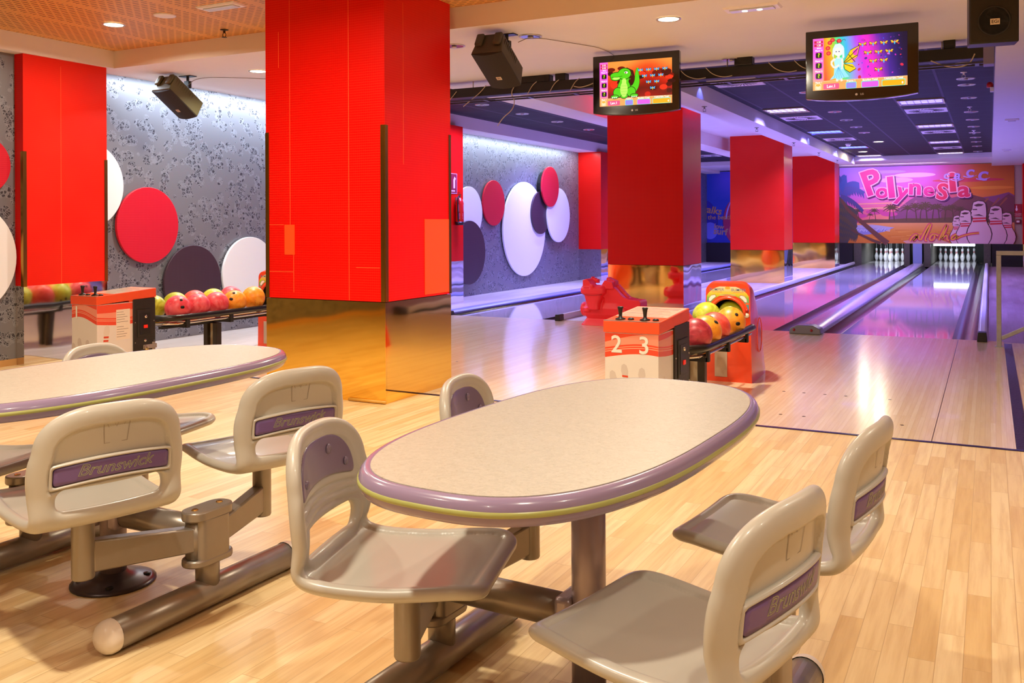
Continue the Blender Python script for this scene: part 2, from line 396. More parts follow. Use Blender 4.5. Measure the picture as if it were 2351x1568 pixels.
# ------------------------------------------------------------------ the setting
def struct(name, bm, m, label, cat='building part', parent=None, **k):
    o = obj(name, bm, m, parent, **k)
    if parent is None: tag(o, label, cat, kind='structure')
    return o
struct('floor', bx(-7.6, 4, -4, 5.475, -0.05, 0), M_oak, 'oak strip laminate floor of the seating area', 'floor')
struct('floor_approach', bx(-6.45, 0.12, 5.475, 10.38, -0.05, 0), M_maple, 'pale glossy maple approach in front of the lanes', 'floor')
fa = bpy.data.objects['floor_approach']
bm = B()
for x, y in [(-1.294, 6.68), (-1.157, 6.68), (-1.016, 6.68), (-0.88, 6.68), (-0.599, 6.68), (-1.297, 5.87), (-1.158, 5.87), (-1.018, 5.87), (-0.461, 5.87)] + [(-4.9 + .16 * k, 6.9) for k in range(6)]: lathe(bm, [(.011, 0), (.011, .0008), (0, .0008)], 10, (x, y, 0), cap0=False, cap1=False)
obj('approach_dots', bm, mat('dot_brown', '#4a2c20', 0.5), fa)
obj('board_seam', bx(-0.287, -0.283, 5.5, 10.37, 0, .0006), mat('dot_brown', '#4a2c20', 0.5), fa)
struct('trim_1', bx(-6.45, 0.19, 5.462, 5.492, 0, 0.004), mat('dark_violet_strip', '#3a2f58', 0.25, 0.7), 'thin dark metal strip between oak floor and maple approach', 'floor strip')
struct('trim_2', bx(0.12, 0.185, 5.492, 10.2, -0.01, 0.004), mat('scuffed_purple_strip', '#33264a', 0.3, 0.4, var=0.5, vscale=60, bump=0.4, bscale=90), 'scuffed purple border strip along right edge of the approach', 'floor strip')
struct('floor_side', bx(0.12, 4, 5.475, 10.3, -0.05, -0.001), M_oak, 'wood floor to the right of the purple border strip', 'floor')
struct('floor_walkway', bx(-0.03, 4, 10.3, 27.6, -0.05, -0.002), M_side, 'mauve laminate walkway beside the right lane behind the handrail', 'floor')
struct('floor_ledge', bx(-7.6, -6.43, 5.475, 27.6, -0.05, 0.004), M_ledge, 'pale plank ledge along the wallpapered wall', 'floor')
struct('floor_pillar_strip', bx(-4.66, -3.42, 10.38, 27.6, -0.05, 0.003), M_ledge, 'pale strip between the lanes where the red pillars stand', 'floor')
LANES = [(-6.1, -4.95, 'bowling lane next to the wallpapered wall'), (-3.19, -2.13, 'bowling lane right of the red pillars'), (-1.405, -0.344, 'rightmost bowling lane, beside the walkway')]
for a, b, lb in LANES:
    bm = bx(a, b, 10.38, 31.8, -0.05, 0)
    struct('lane', bm, M_lane, 'glossy ' + lb, 'bowling lane')
M_gut = mat('gutter_plastic', '#3c3844', 0.18, 0.3)
M_cap = mat('lavender_capping', '#b9b4c8', 0.22, 0.35)
def gutter(a, b, lb):
    bm = B(); n = 10; r = []
    for y in (10.38, 31.5):
        r.append([(a + (b - a) * k / n, y, -0.085 * sin(pi * k / n) ** 0.7 - 0.002) for k in range(n + 1)])
    loft(bm, r, False, False, False)
    box(bm, a, b, 10.36, 10.40, -0.09, -0.001)
    struct('gutter', bm, M_gut, lb, 'gutter', smooth=True)
gutter(-6.24, -6.1, 'gutter between pale ledge and leftmost lane'); gutter(-4.95, -4.72, 'gutter on the right of the leftmost lane')
gutter(-3.38, -3.19, 'gutter between pillars and middle lane'); gutter(-2.13, -1.9, 'gutter on the right of the middle lane')
gutter(-1.6, -1.405, 'gutter on the left of the rightmost lane'); gutter(-0.344, -0.113, 'wide shiny gutter on the right of the rightmost lane')
# capping between the two right lanes: ball tunnel with an end block and two red lamps
t = thing('lane_divider', 'long lavender capping between the two right lanes with grey end block', 'lane divider', (-1.75, 10.2, 0))
bm = B(); pr = [(-0.15, -0.02), (-0.15, 0.03), (-0.10, 0.055), (0.10, 0.055), (0.15, 0.03), (0.15, -0.02)]; prism(bm, pr, 0.14, 17.3); obj('capping', bm, M_cap, t, bevel=0.012)
bm = B(); prism(bm, [(-0.165, 0), (-0.155, 0.06), (-0.08, 0.095), (0.08, 0.095), (0.155, 0.06), (0.165, 0)], -0.04, 0.16); obj('end_block', bm, mat('grey_moulding', '#6f6a72', 0.35), t, bevel=0.012)
for x in (-0.11, 0.07): obj('lamp_lens', lathe(B(), [(0.0, 0.0), (0.014, 0.0), (0.014, 0.006), (0.0, 0.008)], 12, axis='Y'), mat('red_lens', '#8c1a1a', 0.2), t, loc=(x, -0.041, 0.045), smooth=True)
def bumper(x0, x1, y0, y1, lb, m, h=0.075):
    t = thing('bumper_rail', lb, 'bumper rail', ((x0 + x1) / 2, y0, 0)); w_ = (x1 - x0) / 2
    bm = B(); prism(bm, [(-w_, 0), (-w_, h * .6), (-w_ * .6, h), (w_ * .6, h), (w_, h * .6), (w_, 0)], 0.12, y1 - y0); obj('rail', bm, m, t, bevel=0.008)
    bm = B(); prism(bm, [(-w_ * 1.1, 0), (-w_ * .9, h * 1.05), (w_ * .9, h * 1.05), (w_ * 1.1, 0)], 0, 0.14); obj('end_cap', bm, M_black, t, bevel=0.006)
M_bump = mat('white_bumper', '#d8d6e4', 0.3)
bumper(-0.113, -0.028, 10.25, 27.5, 'white rounded bumper rail beside the walkway with black end cap', M_bump, 0.09)
bumper(-3.42, -3.36, 10.4, 27.5, 'pale bumper rail between red pillars and middle lane', M_bump)
bumper(-4.72, -4.66, 10.28, 27.5, 'bumper rail on the right of the leftmost lane, black end block', M_bump)
bumper(-6.43, -6.24, 10.3, 27.5, 'blue capping between pale ledge and leftmost lane', mat('blue_capping', '#8a90d8', 0.3), 0.05)
# walls
struct('wall_left', bx(-7.75, -7.6, -4, 32, 0, 3.0), M_wallp, 'silver grey wallpaper wall with tangled web motif', 'wall')
struct('wall_left', bx(-7.6, -7.42, -4, 5.1, 0, 2.66), M_wallp, 'silver grey wallpaper wall left of the red pier', 'wall')
struct('baseboard_left', bx(-7.42, -7.405, -4, 5.1, 0, 0.055), mat('oak_skirting', '#c99a5e', 0.4), 'low oak skirting under the wallpaper left of the red wall pier', 'skirting')
struct('wall_right', bx(4, 4.15, -4, 32, 0, 3.0), M_cream, 'cream wall on the right side', 'wall')
struct('wall_front', bx(-7.6, 4, -4.15, -4, 0, 3.0), M_cream, 'cream wall behind the viewer', 'wall')
struct('wall_back', bx(0.05, 4, 27.62, 27.75, 0, 3.0), mat('beige_end_wall', '#b8a494', 0.7), 'beige end wall to the right of the sunset mural', 'wall')
struct('wall_pit', bx(-7.6, 0.2, 32.2, 32.3, -0.1, 1.4), M_blackmask, 'black curtain behind the pins', 'wall')
# ceilings
struct('ceiling', bx(-7.28, 4, -4, 6.0, 2.82, 2.87), M_perf, 'orange perforated timber ceiling over the seating', 'ceiling')
bm = B(); box(bm, -7.6, 4, 6.0, 8.6, 2.66, 2.98); box(bm, -7.6, -7.28, -4, 6.0, 2.66, 2.98)
struct('ceiling_soffit', bm, M_white, 'white dropped soffit around the timber ceiling', 'ceiling')
struct('ceiling_tiles', bx(-3.05, 0.055, 8.6, 25.0, 2.85, 2.9), M_tile, 'black tiled ceiling over the two right lanes', 'ceiling')
struct('ceiling_tiles_side', bx(-7.2, -5.2, 8.6, 25.0, 2.85, 2.9), M_tile, 'black tiled ceiling over the leftmost lane', 'ceiling')
struct('ceiling_bay', bx(-4.77, -3.4, 8.6, 25, 2.9, 2.95), M_white, 'white ceiling bay between the two bulkheads', 'ceiling')
struct('beam', bx(-3.4, -3.05, 8.6, 25, 2.66, 2.9), M_white, 'white beam running over the red pillars', 'beam')
struct('beam_bulkhead', bx(-5.2, -4.77, 8.6, 25, 2.66, 2.9), M_white, 'white bulkhead left of the pillar row', 'beam')
struct('ceiling_soffit_left', bx(-7.6, -7.2, 8.6, 27.6, 2.66, 2.98), M_white, 'white soffit above the wallpaper wall', 'ceiling')
struct('ceiling_soffit_right', bx(0.055, 4, 8.6, 27.6, 2.66, 2.98), M_white, 'white soffit over the walkway on the right', 'ceiling')
struct('ceiling_soffit_back', bx(-7.2, 0.755, 25, 27.6, 2.74, 2.98), M_white, 'white soffit in front of the murals', 'ceiling')
struct('light_blocker', bx(-7.75, 4.15, -4.15, 32.3, 3.0, 3.05), M_blackmask, 'unseen dark slab added above the ceilings to block light', 'light_blocker')  # unseen slab, added to keep world light out from above

# ------------------------------------------------------------------ red pillars
def pillar(x0, x1, y0, y1, top, zb, lb, gold, side, patches=(), trims=(), seams=(), red=M_red):
    t = thing('pillar', lb, 'pillar', ((x0 + x1) / 2, (y0 + y1) / 2, 0), kind='structure'); a = (x1 - x0) / 2; b = (y1 - y0) / 2
    obj('red_cladding', bx(-a, a, -b, b, zb, top), red, t)
    obj('core', bx(-a + .02, a - .02, -b + .02, b - .02, 0, zb), M_blackmask, t)
    obj('mirror_sheet', bx(-a, a, -b, -b + .012, 0, zb - .004), gold, t); obj('mirror_sheet', bx(a - .012, a, -b + .013, b, 0, zb - .004), side, t)
    obj('mirror_sheet', bx(-a, -a + .012, -b + .013, b, 0, zb - .004), side, t)
    for (f, u0, u1, z0, z1, col) in patches:
        bm = bx(u0 - (x0 + x1) / 2, u1 - (x0 + x1) / 2, -b - .003, -b, z0, z1) if f == 'F' else bx(a, a + .003, u0 - (y0 + y1) / 2, u1 - (y0 + y1) / 2, z0, z1)
        obj('cladding_patch', bm, mat('orange_patch', '#ff5218', 0.4), t, label='orange patch of newer sheet')
    for (sx, sy, z0, z1) in trims:
        bm = B(); X = sx * (a + .001); Y = sy * (b + .001)
        box(bm, min(X, X - sx * .032), max(X, X - sx * .032), min(Y, Y + sy * .004), max(Y, Y + sy * .004), z0, z1); box(bm, min(X, X + sx * .004), max(X, X + sx * .004), min(Y, Y - sy * .032), max(Y, Y - sy * .032), z0, z1)
        obj('corner_trim', bm, M_brass, t, label='brass corner strip')
    if seams:
        bm = B()
        for (f, u0, z0, u1, z1) in seams:
            h = .0016
            if f == 'F': box(bm, min(u0, u1) - h - (x0 + x1) / 2, max(u0, u1) + h - (x0 + x1) / 2, -b - .0008, -b, min(z0, z1) - h, max(z0, z1) + h)
            else: box(bm, a, a + .0008, min(u0, u1) - h - (y0 + y1) / 2, max(u0, u1) + h - (y0 + y1) / 2, min(z0, z1) - h, max(z0, z1) + h)
        obj('sheet_joints', bm, mat('worn_orange_joint', '#ff6a30', 0.5), t)
    return t
pillar(-4.58, -3.555, 5.06, 5.90, 2.84, 0.675, 'wide glossy red pillar in front of the approach with gold mirror base', M_gold, M_gold,
       patches=[('F', -4.41, -4.32, 0.98, 1.19, 0), ('R', 5.54, 5.87, 0.69, 1.225, 0)],
       trims=[(-1, -1, 0.675, 1.845), (1, -1, 0.675, 1.85), (1, 1, 0.675, 1.85)],
       seams=[('F', -4.36, 1.19, -4.36, 2.8), ('F', -4.33, 0.72, -4.33, 0.98), ('F', -3.85, 0.68, -3.85, 2.8), ('F', -4.55, 1.19, -4.42, 1.19), ('F', -4.55, 0.86, -4.33, 0.86), ('F', -3.79, 0.9, -3.6, 0.9), ('F', -4.46, 2.3, -4.46, 2.55), ('R', 5.28, 1.6, 5.28, 2.7)])
bm = B(); cyl(bm, (-3.85, 5.05, 0.012), (-3.55, 5.05, 0.012), 0.011, 10); tag(obj('floor_bead', bm, mat('ochre_bead', '#d8a040', 0.4), smooth=True), 'short ochre plastic bead at foot of the wide red pillar', 'bead')
pillar(-4.58, -3.535, 11.7, 12.54, 2.69, 0.635, 'red pillar behind the dinosaur ramp with buckled gold base', M_goldw, M_silvw)
pillar(-4.58, -3.535, 18.35, 19.2, 2.9, 0.65, 'middle red pillar standing beside the lane with dented mirror base', M_goldw, M_silvw)
pillar(-4.56, -3.515, 24.8, 25.6, 2.9, 0.66, 'farthest red pillar in the row next to the sunset mural', M_goldw, M_silvw)
def pier(x1, y0, y1, zb, lb, trims=(), m=M_silv):
    t = thing('wall_pier', lb, 'wall pier', (-7.6, (y0 + y1) / 2, 0), kind='structure'); b = (y1 - y0) / 2; X = x1 + 7.6
    obj('red_cladding', bx(0, X, -b, b, zb, 2.66), M_red, t); obj('mirror_sheet', bx(0, X, -b, b, 0, zb), m, t)
    for sy, z0, z1 in trims:
        bm = B(); Y = sy * (b + .001); box(bm, X - .03, X + .004, min(Y, Y + sy * .004), max(Y, Y + sy * .004), z0, z1); box(bm, X, X + .004, min(Y, Y - sy * .03), max(Y, Y - sy * .03), z0, z1)
        obj('corner_trim', bm, M_brass, t, label='brass corner strip')
    if trims: obj('sheet_joints', bx(X, X + .0008, -.06, -.057, zb, 2.6), mat('worn_orange_joint', '#ff6a30', 0.5), t)
    return t
pier(-7.31, 5.1, 5.94, 0.676, 'red wall pier behind the lane one console', [(-1, 0.67, 1.826), (1, 0.67, 1.8)])
pier(-7.1, 11.3, 12.15, 0.63, 'red wall pier carrying the fire extinguisher', m=M_silvw)
pier(-7.1, 17.76, 18.6, 0.65, 'far red wall pier at the end of the disc-covered wallpaper', m=M_silvw)
t = thing('pillar', 'red pillar at the right end of the sunset mural', 'pillar', (1.1, 27.2, 0), kind='structure')
obj('red_cladding', bx(-0.345, 0.345, -0.3, 0.3, 0.6, 2.66), M_red, t); obj('mirror_sheet', bx(-0.345, 0.345, -0.3, 0.3, 0, 0.6), M_silv, t)

# ------------------------------------------------------------------ discs on the wallpaper
DISCS = [(6.635, 1.19, 0.385, 'R', 0, 'large red wall disc between red pier and wide pillar'), (5.92, 1.575, 0.235 * 1.75, 'W', 0, 'white wall disc half hidden behind the red wall pier'),
         (7.225, 0.58, 0.395, 'P', 0, 'dark plum wall disc behind the lane one balls'), (8.08, 0.62, 0.43, 'W', 0, 'white wall disc behind the lane one ball return'),
         (4.60, 0.924, 0.48, 'W', 0, 'white wall disc left of the red pier'), (4.79, 1.697, 0.24, 'R', 0, 'red wall disc above the white one left of the pier'),
         (13.13, 1.37, 0.43, 'W', 0, 'white wall disc next to the fire extinguisher'), (13.08, 0.72, 0.52, 'P', 1, 'dark plum wall disc below the extinguisher'),
         (13.98, 1.545, 0.39, 'R', 0, 'red wall disc between two white ones'), (15.17, 1.09, 0.86, 'W', 0, 'largest white wall disc in the middle of the cluster'),
         (15.78, 1.39, 0.40, 'P', 1, 'mauve wall disc overlapping the largest white disc'), (16.52, 1.35, 0.53, 'W', 2, 'right-hand white wall disc overlapping the mauve disc'), (16.07, 1.89, 0.385, 'R', 3, 'topmost red wall disc overlapping two others')]
for y, z, r, k, lay, lb in DISCS:
    x = -7.6 + 0.018 + lay * 0.033
    t = thing('wall_disc', lb, 'wall disc', (-7.42 if y < 5.05 else -7.6, y, z), group='round panels on the wallpaper')
    bm = lathe(B(), [(r, 0.018 + lay * .033), (r, 0.048 + lay * .033)], 56, axis='X'); obj('face_panel', bm, {'R': M_redp, 'W': M_whp, 'P': M_plum}[k], t, bevel=0.003)
    bm = lathe(B(), [(r * .8, 0), (r * .8, 0.018 + lay * .033)], 32, axis='X'); obj('spacer', bm, M_black, t)

# ------------------------------------------------------------------ murals
I_mural = ink('mural_print', 0.55); I_print = ink('matt_print', 0.45); I_gloss = ink('gloss_print', 0.25, coat=0.3)
def lerp(a, b, t): return tuple(x + (y - x) * t for x, y in zip(a, b))
def grad(stops, t):
    for (t0, c0), (t1, c1) in zip(stops, stops[1:]):
        if t <= t1: return lerp(lin(c0), lin(c1), max(0, (t - t0) / (t1 - t0)))
    return lin(stops[-1][1])
def palm(P, x, y, h, col, layer, lean=0.1, fr=0.5):
    P.stroke([(x, y), (x + lean * .35, y + h * .5), (x + lean, y + h)], h * .09, col, layer, h * .05, 1)
    for a in (20, 55, 90, 125, 160, 195, -15):
        a = radians(a); cx, cy = x + lean, y + h; e = fr * h
        pts = [(cx, cy), (cx + cos(a) * e * .5, cy + sin(a) * e * .5 + e * .06), (cx + cos(a) * e, cy + sin(a) * e * .75 - e * .28)]
        P.stroke(pts, e * .26, col, layer, e * .03, 2)
MW = 4.36; MH = 2.13
P = Print()
def sky(u, v):
    top = grad([(0, '#a97be8'), (.3, '#9a55e0'), (.5, '#b858dc'), (.62, '#c43a9a'), (.8, '#c45a28'), (1, '#a8501c')], u)
    mid = grad([(0, '#b860d8'), (.35, '#d858b8'), (.6, '#d8489a'), (.75, '#e8742c'), (1, '#d8801c')], u)
    low = grad([(0, '#e0408c'), (.3, '#f08a78'), (.55, '#d05a88'), (1, '#9a5a48')], u)
    return lerp(lerp(low, mid, min(1, max(0, (v - .35) / .3))), top, min(1, max(0, (v - .62) / .36)))
P.grid(0, 0, MW, MH, 28, 16, sky, 0)
def R(*p): return [(a * MW, b * MH) for a, b in p]
for (x, y, rx, ry, c) in [(.34, .82, .10, .035, '#d890e8'), (.45, .88, .12, .03, '#e0a0f0'), (.20, .72, .09, .02, '#d078d8'), (.42, .70, .08, .018, '#f0a0c8'), (.75, .80, .2, .022, '#d03a5a'), (.88, .70, .12, .02, '#e89030'), (.28, .93, .12, .02, '#b078e8')]:
    P.ell(x * MW, y * MH, rx * MW, ry * MH, c, 1)
for (y, c) in [(.52, '#f4a08a'), (.49, '#f06a9a'), (.46, '#f8b090'), (.43, '#e85a90')]: P.poly(R((.06, y), (.36, y + .012), (.40, y), (.10, y - .012)), c, 1)
P.poly(R((.30, .36), (.42, .56), (.47, .62), (.53, .58), (.60, .66), (.66, .58), (.74, .62), (.83, .58), (.90, .60), (.97, .64), (1, .6), (1, .3), (.30, .3)), '#8a4a7a', 2)
P.poly(R((.60, .4), (.70, .56), (.78, .61), (.83, .58), (.9, .5), (.97, .62), (1, .58), (1, .3), (.6, .3)), '#7a4450', 3)
for x in (.40, .46, .52, .58): P.stroke(R((x, .56 - abs(x - .47) * .8), (x - .05, .40)), .05, '#a85a8c', 3, .01)
for x in (.86, .92, .96): P.stroke(R((x, .57), (x - .06, .42)), .05, '#a05a48', 4, .01)
for (x, y, rx, ry) in [(.22, .41, .06, .035), (.12, .36, .05, .03), (.30, .38, .05, .03)]: P.ell(x * MW, y * MH, rx * MW, ry * MH, '#d0489a', 3)
P.poly(R((.12, .25), (.12, .30), (.2, .315), (.3, .31), (.4, .325), (.55, .32), (.7, .34), (.8, .38), (1, .40), (1, .25)), '#6a4a3c', 5)
for i, (x, h) in enumerate([(.12, .13), (.18, .08), (.22, .13), (.30, .17), (.33, .16), (.40, .16), (.46, .18), (.48, .16), (.52, .19), (.55, .16), (.59, .17), (.62, .15), (.67, .16), (.70, .14)]):
    palm(P, x * MW, .29 * MH, h * MH, '#5f4238', 6 + i % 2, (.03 if i % 2 else -.04), .55)
P.grid(0, 0, MW, .265 * MH, 14, 5, lambda u, v: grad([(0, '#d8782c'), (.55, '#e08a30'), (1, '#e89a68')], v), 8)
P.poly(R((.10, .235), (.2, .245), (.33, .205), (.28, .165), (.2, .14), (.1, .12)), '#b4a8d8', 9)
P.poly(R((.10, .20), (.3, .19), (.33, .205), (.27, .15), (.18, .115), (.05, .10)), '#8f8ad0', 10)
for i in range(26):
    x = .1 + .008 * i; P.stroke(R((x, .15 + .03 * random.random()), (x + .006, .20)), .02, '#d8d4ec', 11, .004)
for i in range(22):
    y = .02 + .22 * random.random(); x = .1 + .55 * random.random(); P.stroke(R((x, y), (x + .08, y + .005)), .012, random.choice(['#f0b050', '#c86a20', '#e8a058']), 9, .004)
P.poly(R((.38, .03), (.5, .075), (.58, .06), (.66, 0), (.4, 0)), '#e0a098', 9)
# big leaning palms on the left
def frond(x, y, ang, L, c, lay):
    pts = [(x + L * t * cos(ang), y + L * t * sin(ang) - L * .55 * t * t) for t in (0, .25, .5, .75, 1)]
    P.stroke(pts, L * .28, c, lay, L * .06, 1)
    for k in range(1, 9):
        t = k / 9; px = x + L * t * cos(ang); py = y + L * t * sin(ang) - L * .55 * t * t
        P.stroke([(px, py), (px + L * .08, py - L * .28)], L * .13, c, lay, .006)
for (a, L, c, y) in [(60, 1.0, '#4a4aa8', 1.35), (30, .75, '#5048a0', 1.45), (-5, .62, '#4c3f88', 1.3), (80, .8, '#3c4aa8', 1.55), (100, .4, '#3a3f98', 1.75), (-35, .55, '#5a4468', 1.2)]: frond(.02, y, radians(a), L, c, 12)
P.poly(R((0, 0), (0, .62), (.05, .5), (.09, .36), (.11, .22), (.07, .1), (.05, 0)), '#54464a', 12)
for k in range(10): frond(.0, .15 + .1 * k, radians(30 - 8 * k % 50), .5, ['#5c4a3c', '#4a4248'][k % 2], 13)
P.stroke(R((.01, .58), (.05, .44), (.14, .27), (.22, .12), (.29, 0)), .05, '#6e4038', 15, .16, 2)
P.stroke(R((.07, .18), (.13, .11), (.21, .03), (.25, 0)), .04, '#6a4038', 15, .09, 2)
# moai-headed pins
def moai(cx, base, s, lay):
    W_ = s; body = [(-.21, 0), (-.27, .12), (-.29, .26), (-.26, .40), (-.19, .54), (-.155, .64), (-.155, .72), (-.19, .76), (-.17, .84), (-.195, .86), (-.16, .93), (-.15, 1.02), (-.13, 1.1), (-.02, 1.14), (.10, 1.12), (.15, 1.06), (.165, .92), (.17, .78), (.155, .66), (.19, .54), (.26, .40), (.29, .26), (.27, .12), (.21, 0)]
    def T(q, k=1.0): return [(cx + x * W_ * k, base + y * s * 1.0) for x, y in q]
    P.poly([(cx + x * W_ * 1.09, base + (y * 1.015 if y else 0) * s) for x, y in body], '#4a2a30', lay); P.poly(T(body), '#e8b8d0', lay + 1)
    P.poly(T([(-.15, .575), (.17, .59), (.172, .635), (-.155, .62)]), '#d82438', lay + 2); P.poly(T([(-.155, .65), (.165, .665), (.165, .70), (-.155, .69)]), '#d82438', lay + 2)
    P.poly(T([(-.13, 1.03), (-.02, 1.07), (.12, 1.05), (.05, 1.0), (-.06, .99)]), '#5a3440', lay + 2); P.poly(T([(-.16, .925), (-.05, .93), (-.04, .90), (-.15, .90)]), '#5a3440', lay + 2); P.poly(T([(-.15, .76), (0, .79), (.12, .73), (.02, .745)]), '#5a3440', lay + 2)
for cx, s, lay in [(.692, .66, 16), (.735, .79, 20), (.958, .72, 16), (.90, .88, 20), (.81, 1.0, 24)]: moai(cx * MW, 0, s, lay)
# the two big words
L = [('P', .197, .76, .95, .32, 1.0), ('o', .257, .64, .56, .1, 1.1), ('l', .312, .665, .80, .1, 1.35), ('y', .380, .625, .64, -.28, 1.0), ('n', .452, .68, .60, -.04, 1.15), ('e', .530, .65, .50, .05, 1.15), ('S', .607, .635, .60, -.15, 1.05), ('i', .664, .725, .74, .08, 1.4), ('a', .727, .64, .56, 0, 1.2)]
for ch, x, y, s, r, sx in L:
    y += (.05 if ch in 'PS' else .13) * s / MH
    P.text(ch, x * MW + .03, y * MH - .03, s, '#5a2060', 30, r, .065, 0, sx)
for ch, x, y, s, r, sx in L:
    y += (.05 if ch in 'PS' else .13) * s / MH
    P.text(ch, x * MW, y * MH, s, '#f8a8d0', 31, r, .062, 0, sx); P.text(ch, x * MW, y * MH, s, '#d8288c' if x < .6 else '#e02a60', 31, r, .03, 0, sx)
for i, (x, y, s) in enumerate([(.63, .865, .30), (.69, .86, .36), (.76, .90, .42), (.83, .865, .50)]):
    P.text('caCC'[i] if i < 2 else 'c', x * MW, y * MH, s, '#b98cf0', 33, -.1, .02, .1, 1.15)
    P.stroke([((x - .035) * MW, (y - .05) * MH), (x * MW, (y - .075) * MH), ((x + .04) * MW, (y - .04) * MH)], .03, '#c49af4', 33, .006, 2)
al = [[(.42, .03), (.44, .10), (.465, .12), (.455, .05), (.435, .035), (.45, .06), (.475, .115), (.47, .05), (.49, .05)], [(.485, .05), (.53, .24), (.545, .25), (.52, .13), (.505, .04), (.52, .035)],
      [(.555, .12), (.535, .09), (.535, .04), (.555, .045), (.565, .09), (.555, .12), (.585, .10)], [(.585, .04), (.625, .22), (.635, .235), (.62, .15), (.60, .05), (.615, .09), (.635, .11), (.63, .05), (.645, .04)],
      [(.685, .12), (.66, .09), (.655, .05), (.675, .055), (.69, .11), (.685, .055), (.70, .085), (.76, .125), (.81, .135)]]
for q in al: P.stroke(R(*q), .085, '#d82878', 34, .075, 2)
for q in al: P.stroke(R(*q), .045, '#f0a040', 35, .035, 2)
t = thing('mural', 'sunset beach mural with Polynesia and aloha lettering over the pins', 'mural', (-3.78, 27.6, 0.595))
obj('backing_board', bx(0, MW, 0.002, 0.05, 0, MH), M_black, t)
P.build('picture', I_mural, t, (0, 0, 0), (1, 0, 0), (0, 0, 1), 0.0009)
P = Print(); SW = 3.2
P.grid(0, 0, SW, MH, 12, 10, lambda u, v: lerp(grad([(0, '#2038b8'), (1, '#1c50c8')], v), lin('#6a60f0'), max(0, 1 - math.hypot((u - .28) / .22, (v - .93) / .35))), 0)
for cx, w_, h, c, c2 in [(.15, .62, 1.28, '#2028a8', '#6a78e8'), (.92, .55, 1.28, '#b02a60', '#d86a70'), (2.1, .6, 1.4, '#2a7ac8', '#70b0e8')]:
    def board(k): return [(cx + w_ / 2 * k * sin(pi * min(1, max(0, q))) ** .62 * (1 if s > 0 else -1), h * (1 if q < .5 else 1) * q * 1.0) for s in (1,) for q in [i / 16 for i in range(17)]] + [(cx - w_ / 2 * k * sin(pi * q) ** .62, h * q) for q in [1 - i / 16 for i in range(1, 16)]]
    P.poly([(x, y) for x, y in board(1.06)], '#182070', 1); P.poly(board(1.0), c, 2)
    P.ell(cx + .1, h * .28, w_ * .36, h * .2, c2, 3); P.stroke([(cx - w_ * .36, h * .55), (cx - w_ * .25, h * .78), (cx - w_ * .1, h * .95)], .05, '#a8a8f8', 4, .03, 1)
P.text('walks', .27, .98, .30, '#c89a58', 6, -.15, .02, .1); P.text('on the beach', .42, .76, .19, '#c89a58', 6, 0, .015, .1)
P.text('low', .52, .48, .2, '#b89078', 6, -.1, .03); P.text('surf', .56, .33, .27, '#b89078', 6, -.1, .03)
t = thing('mural', 'blue surfboard mural over the leftmost lane between the pillars', 'mural', (-7.75, 27.6, 0.585))
obj('backing_board', bx(0, SW, 0.002, 0.05, 0, MH), M_black, t); P.build('picture', I_mural, t, (0, 0, 0), (1, 0, 0), (0, 0, 1), 0.0012)

# ------------------------------------------------------------------ pin decks below the mural
struct('mask_panel', bx(0.05, 0.75, 27.5, 27.58, -0.01, 0.59), M_blackmask, 'black kick panel right of the right pin deck', 'panel')
struct('mask_panel', bx(-3.78, -3.42, 27.5, 27.58, -0.01, 0.59), M_blackmask, 'black panel between farthest pillar and middle pin deck', 'panel')
struct('mask_panel', bx(-7.6, -4.6, 27.5, 27.58, -0.01, 0.58), M_blackmask, 'black panel under the blue surfboard mural', 'panel')
def kick(x0, x1, y0, y1, lb, m): tag(obj('kickback_plate', bx(x0, x1, y0, y1, -0.05, 0.59), m, bevel=0.006), lb, 'machine panel')
M_kick = mat('grey_kickback', '#5a564c', 0.5, 0.2, var=0.3); M_bluebox = mat('pale_blue_housing', '#8fa0d8', 0.3, 0.2)
kick(-3.41, -3.2, 27.6, 32, 'grey machine side plate left of the middle pin deck', M_kick); kick(-2.1, -1.95, 27.6, 32, 'machine side plate right of the middle pin deck', M_kick)
kick(-1.87, -1.64, 27.55, 28.0, 'pale blue housing between the two pin decks', M_bluebox); kick(-1.6, -1.43, 27.6, 32, 'machine side plate left of the right pin deck', M_kick); kick(-0.14, 0.03, 27.55, 32, 'machine side plate right of the right pin deck', M_kick)
t = thing('deck_lamp', 'white fluorescent batten over the right pin deck', 'lamp', (-0.85, 27.9, 0.555))
obj('tube', bx(-0.52, 0.5, -0.03, 0.03, -0.03, 0.03), mat('deck_tube_glow', '#e8f0ff', 0.4, emit='#dce8ff', estr=7), t, bevel=0.01); obj('housing', bx(-0.55, 0.53, -0.04, 0.04, 0.03, 0.05), M_steel, t)
PP = [(0, 0), (.0258, 0), (.0283, .004), (.0360, .019), (.0495, .057), (.0573, .095), (.0605, .115), (.0579, .149), (.0470, .184), (.0322, .213), (.0251, .238), (.0228, .255), (.0237, .276), (.0266, .299), (.0307, .327), (.0324, .343), (.0305, .360), (.0230, .374), (.0120, .380), (0, .381)]
pin_me = new_mesh('pin', lathe(B(), PP, 20, cap0=False, cap1=False), mat('pin_plastic', '#f4f4fa', 0.18, coat=0.4), True)
def ring(z, h, r): return lathe(B(), [(r(z), z), (r(z + h), z + h)], 20, cap0=False, cap1=False)
def rz(z):
    for (r0, z0), (r1, z1) in zip(PP[1:], PP[2:]):
        if z0 <= z <= z1: return r0 + (r1 - r0) * (z - z0) / (z1 - z0) + .0006
    return .03
st_me = [new_mesh('neck_stripe', ring(z, .014, rz), mat('pin_red', '#d02030', 0.3), True) for z in (.248, .278)]
cord_me = new_mesh('pin_cord', cyl(B(), (0, 0, .381), (0, 0, .62), .004, 6), mat('pin_cord', '#d8d8d8', 0.5))
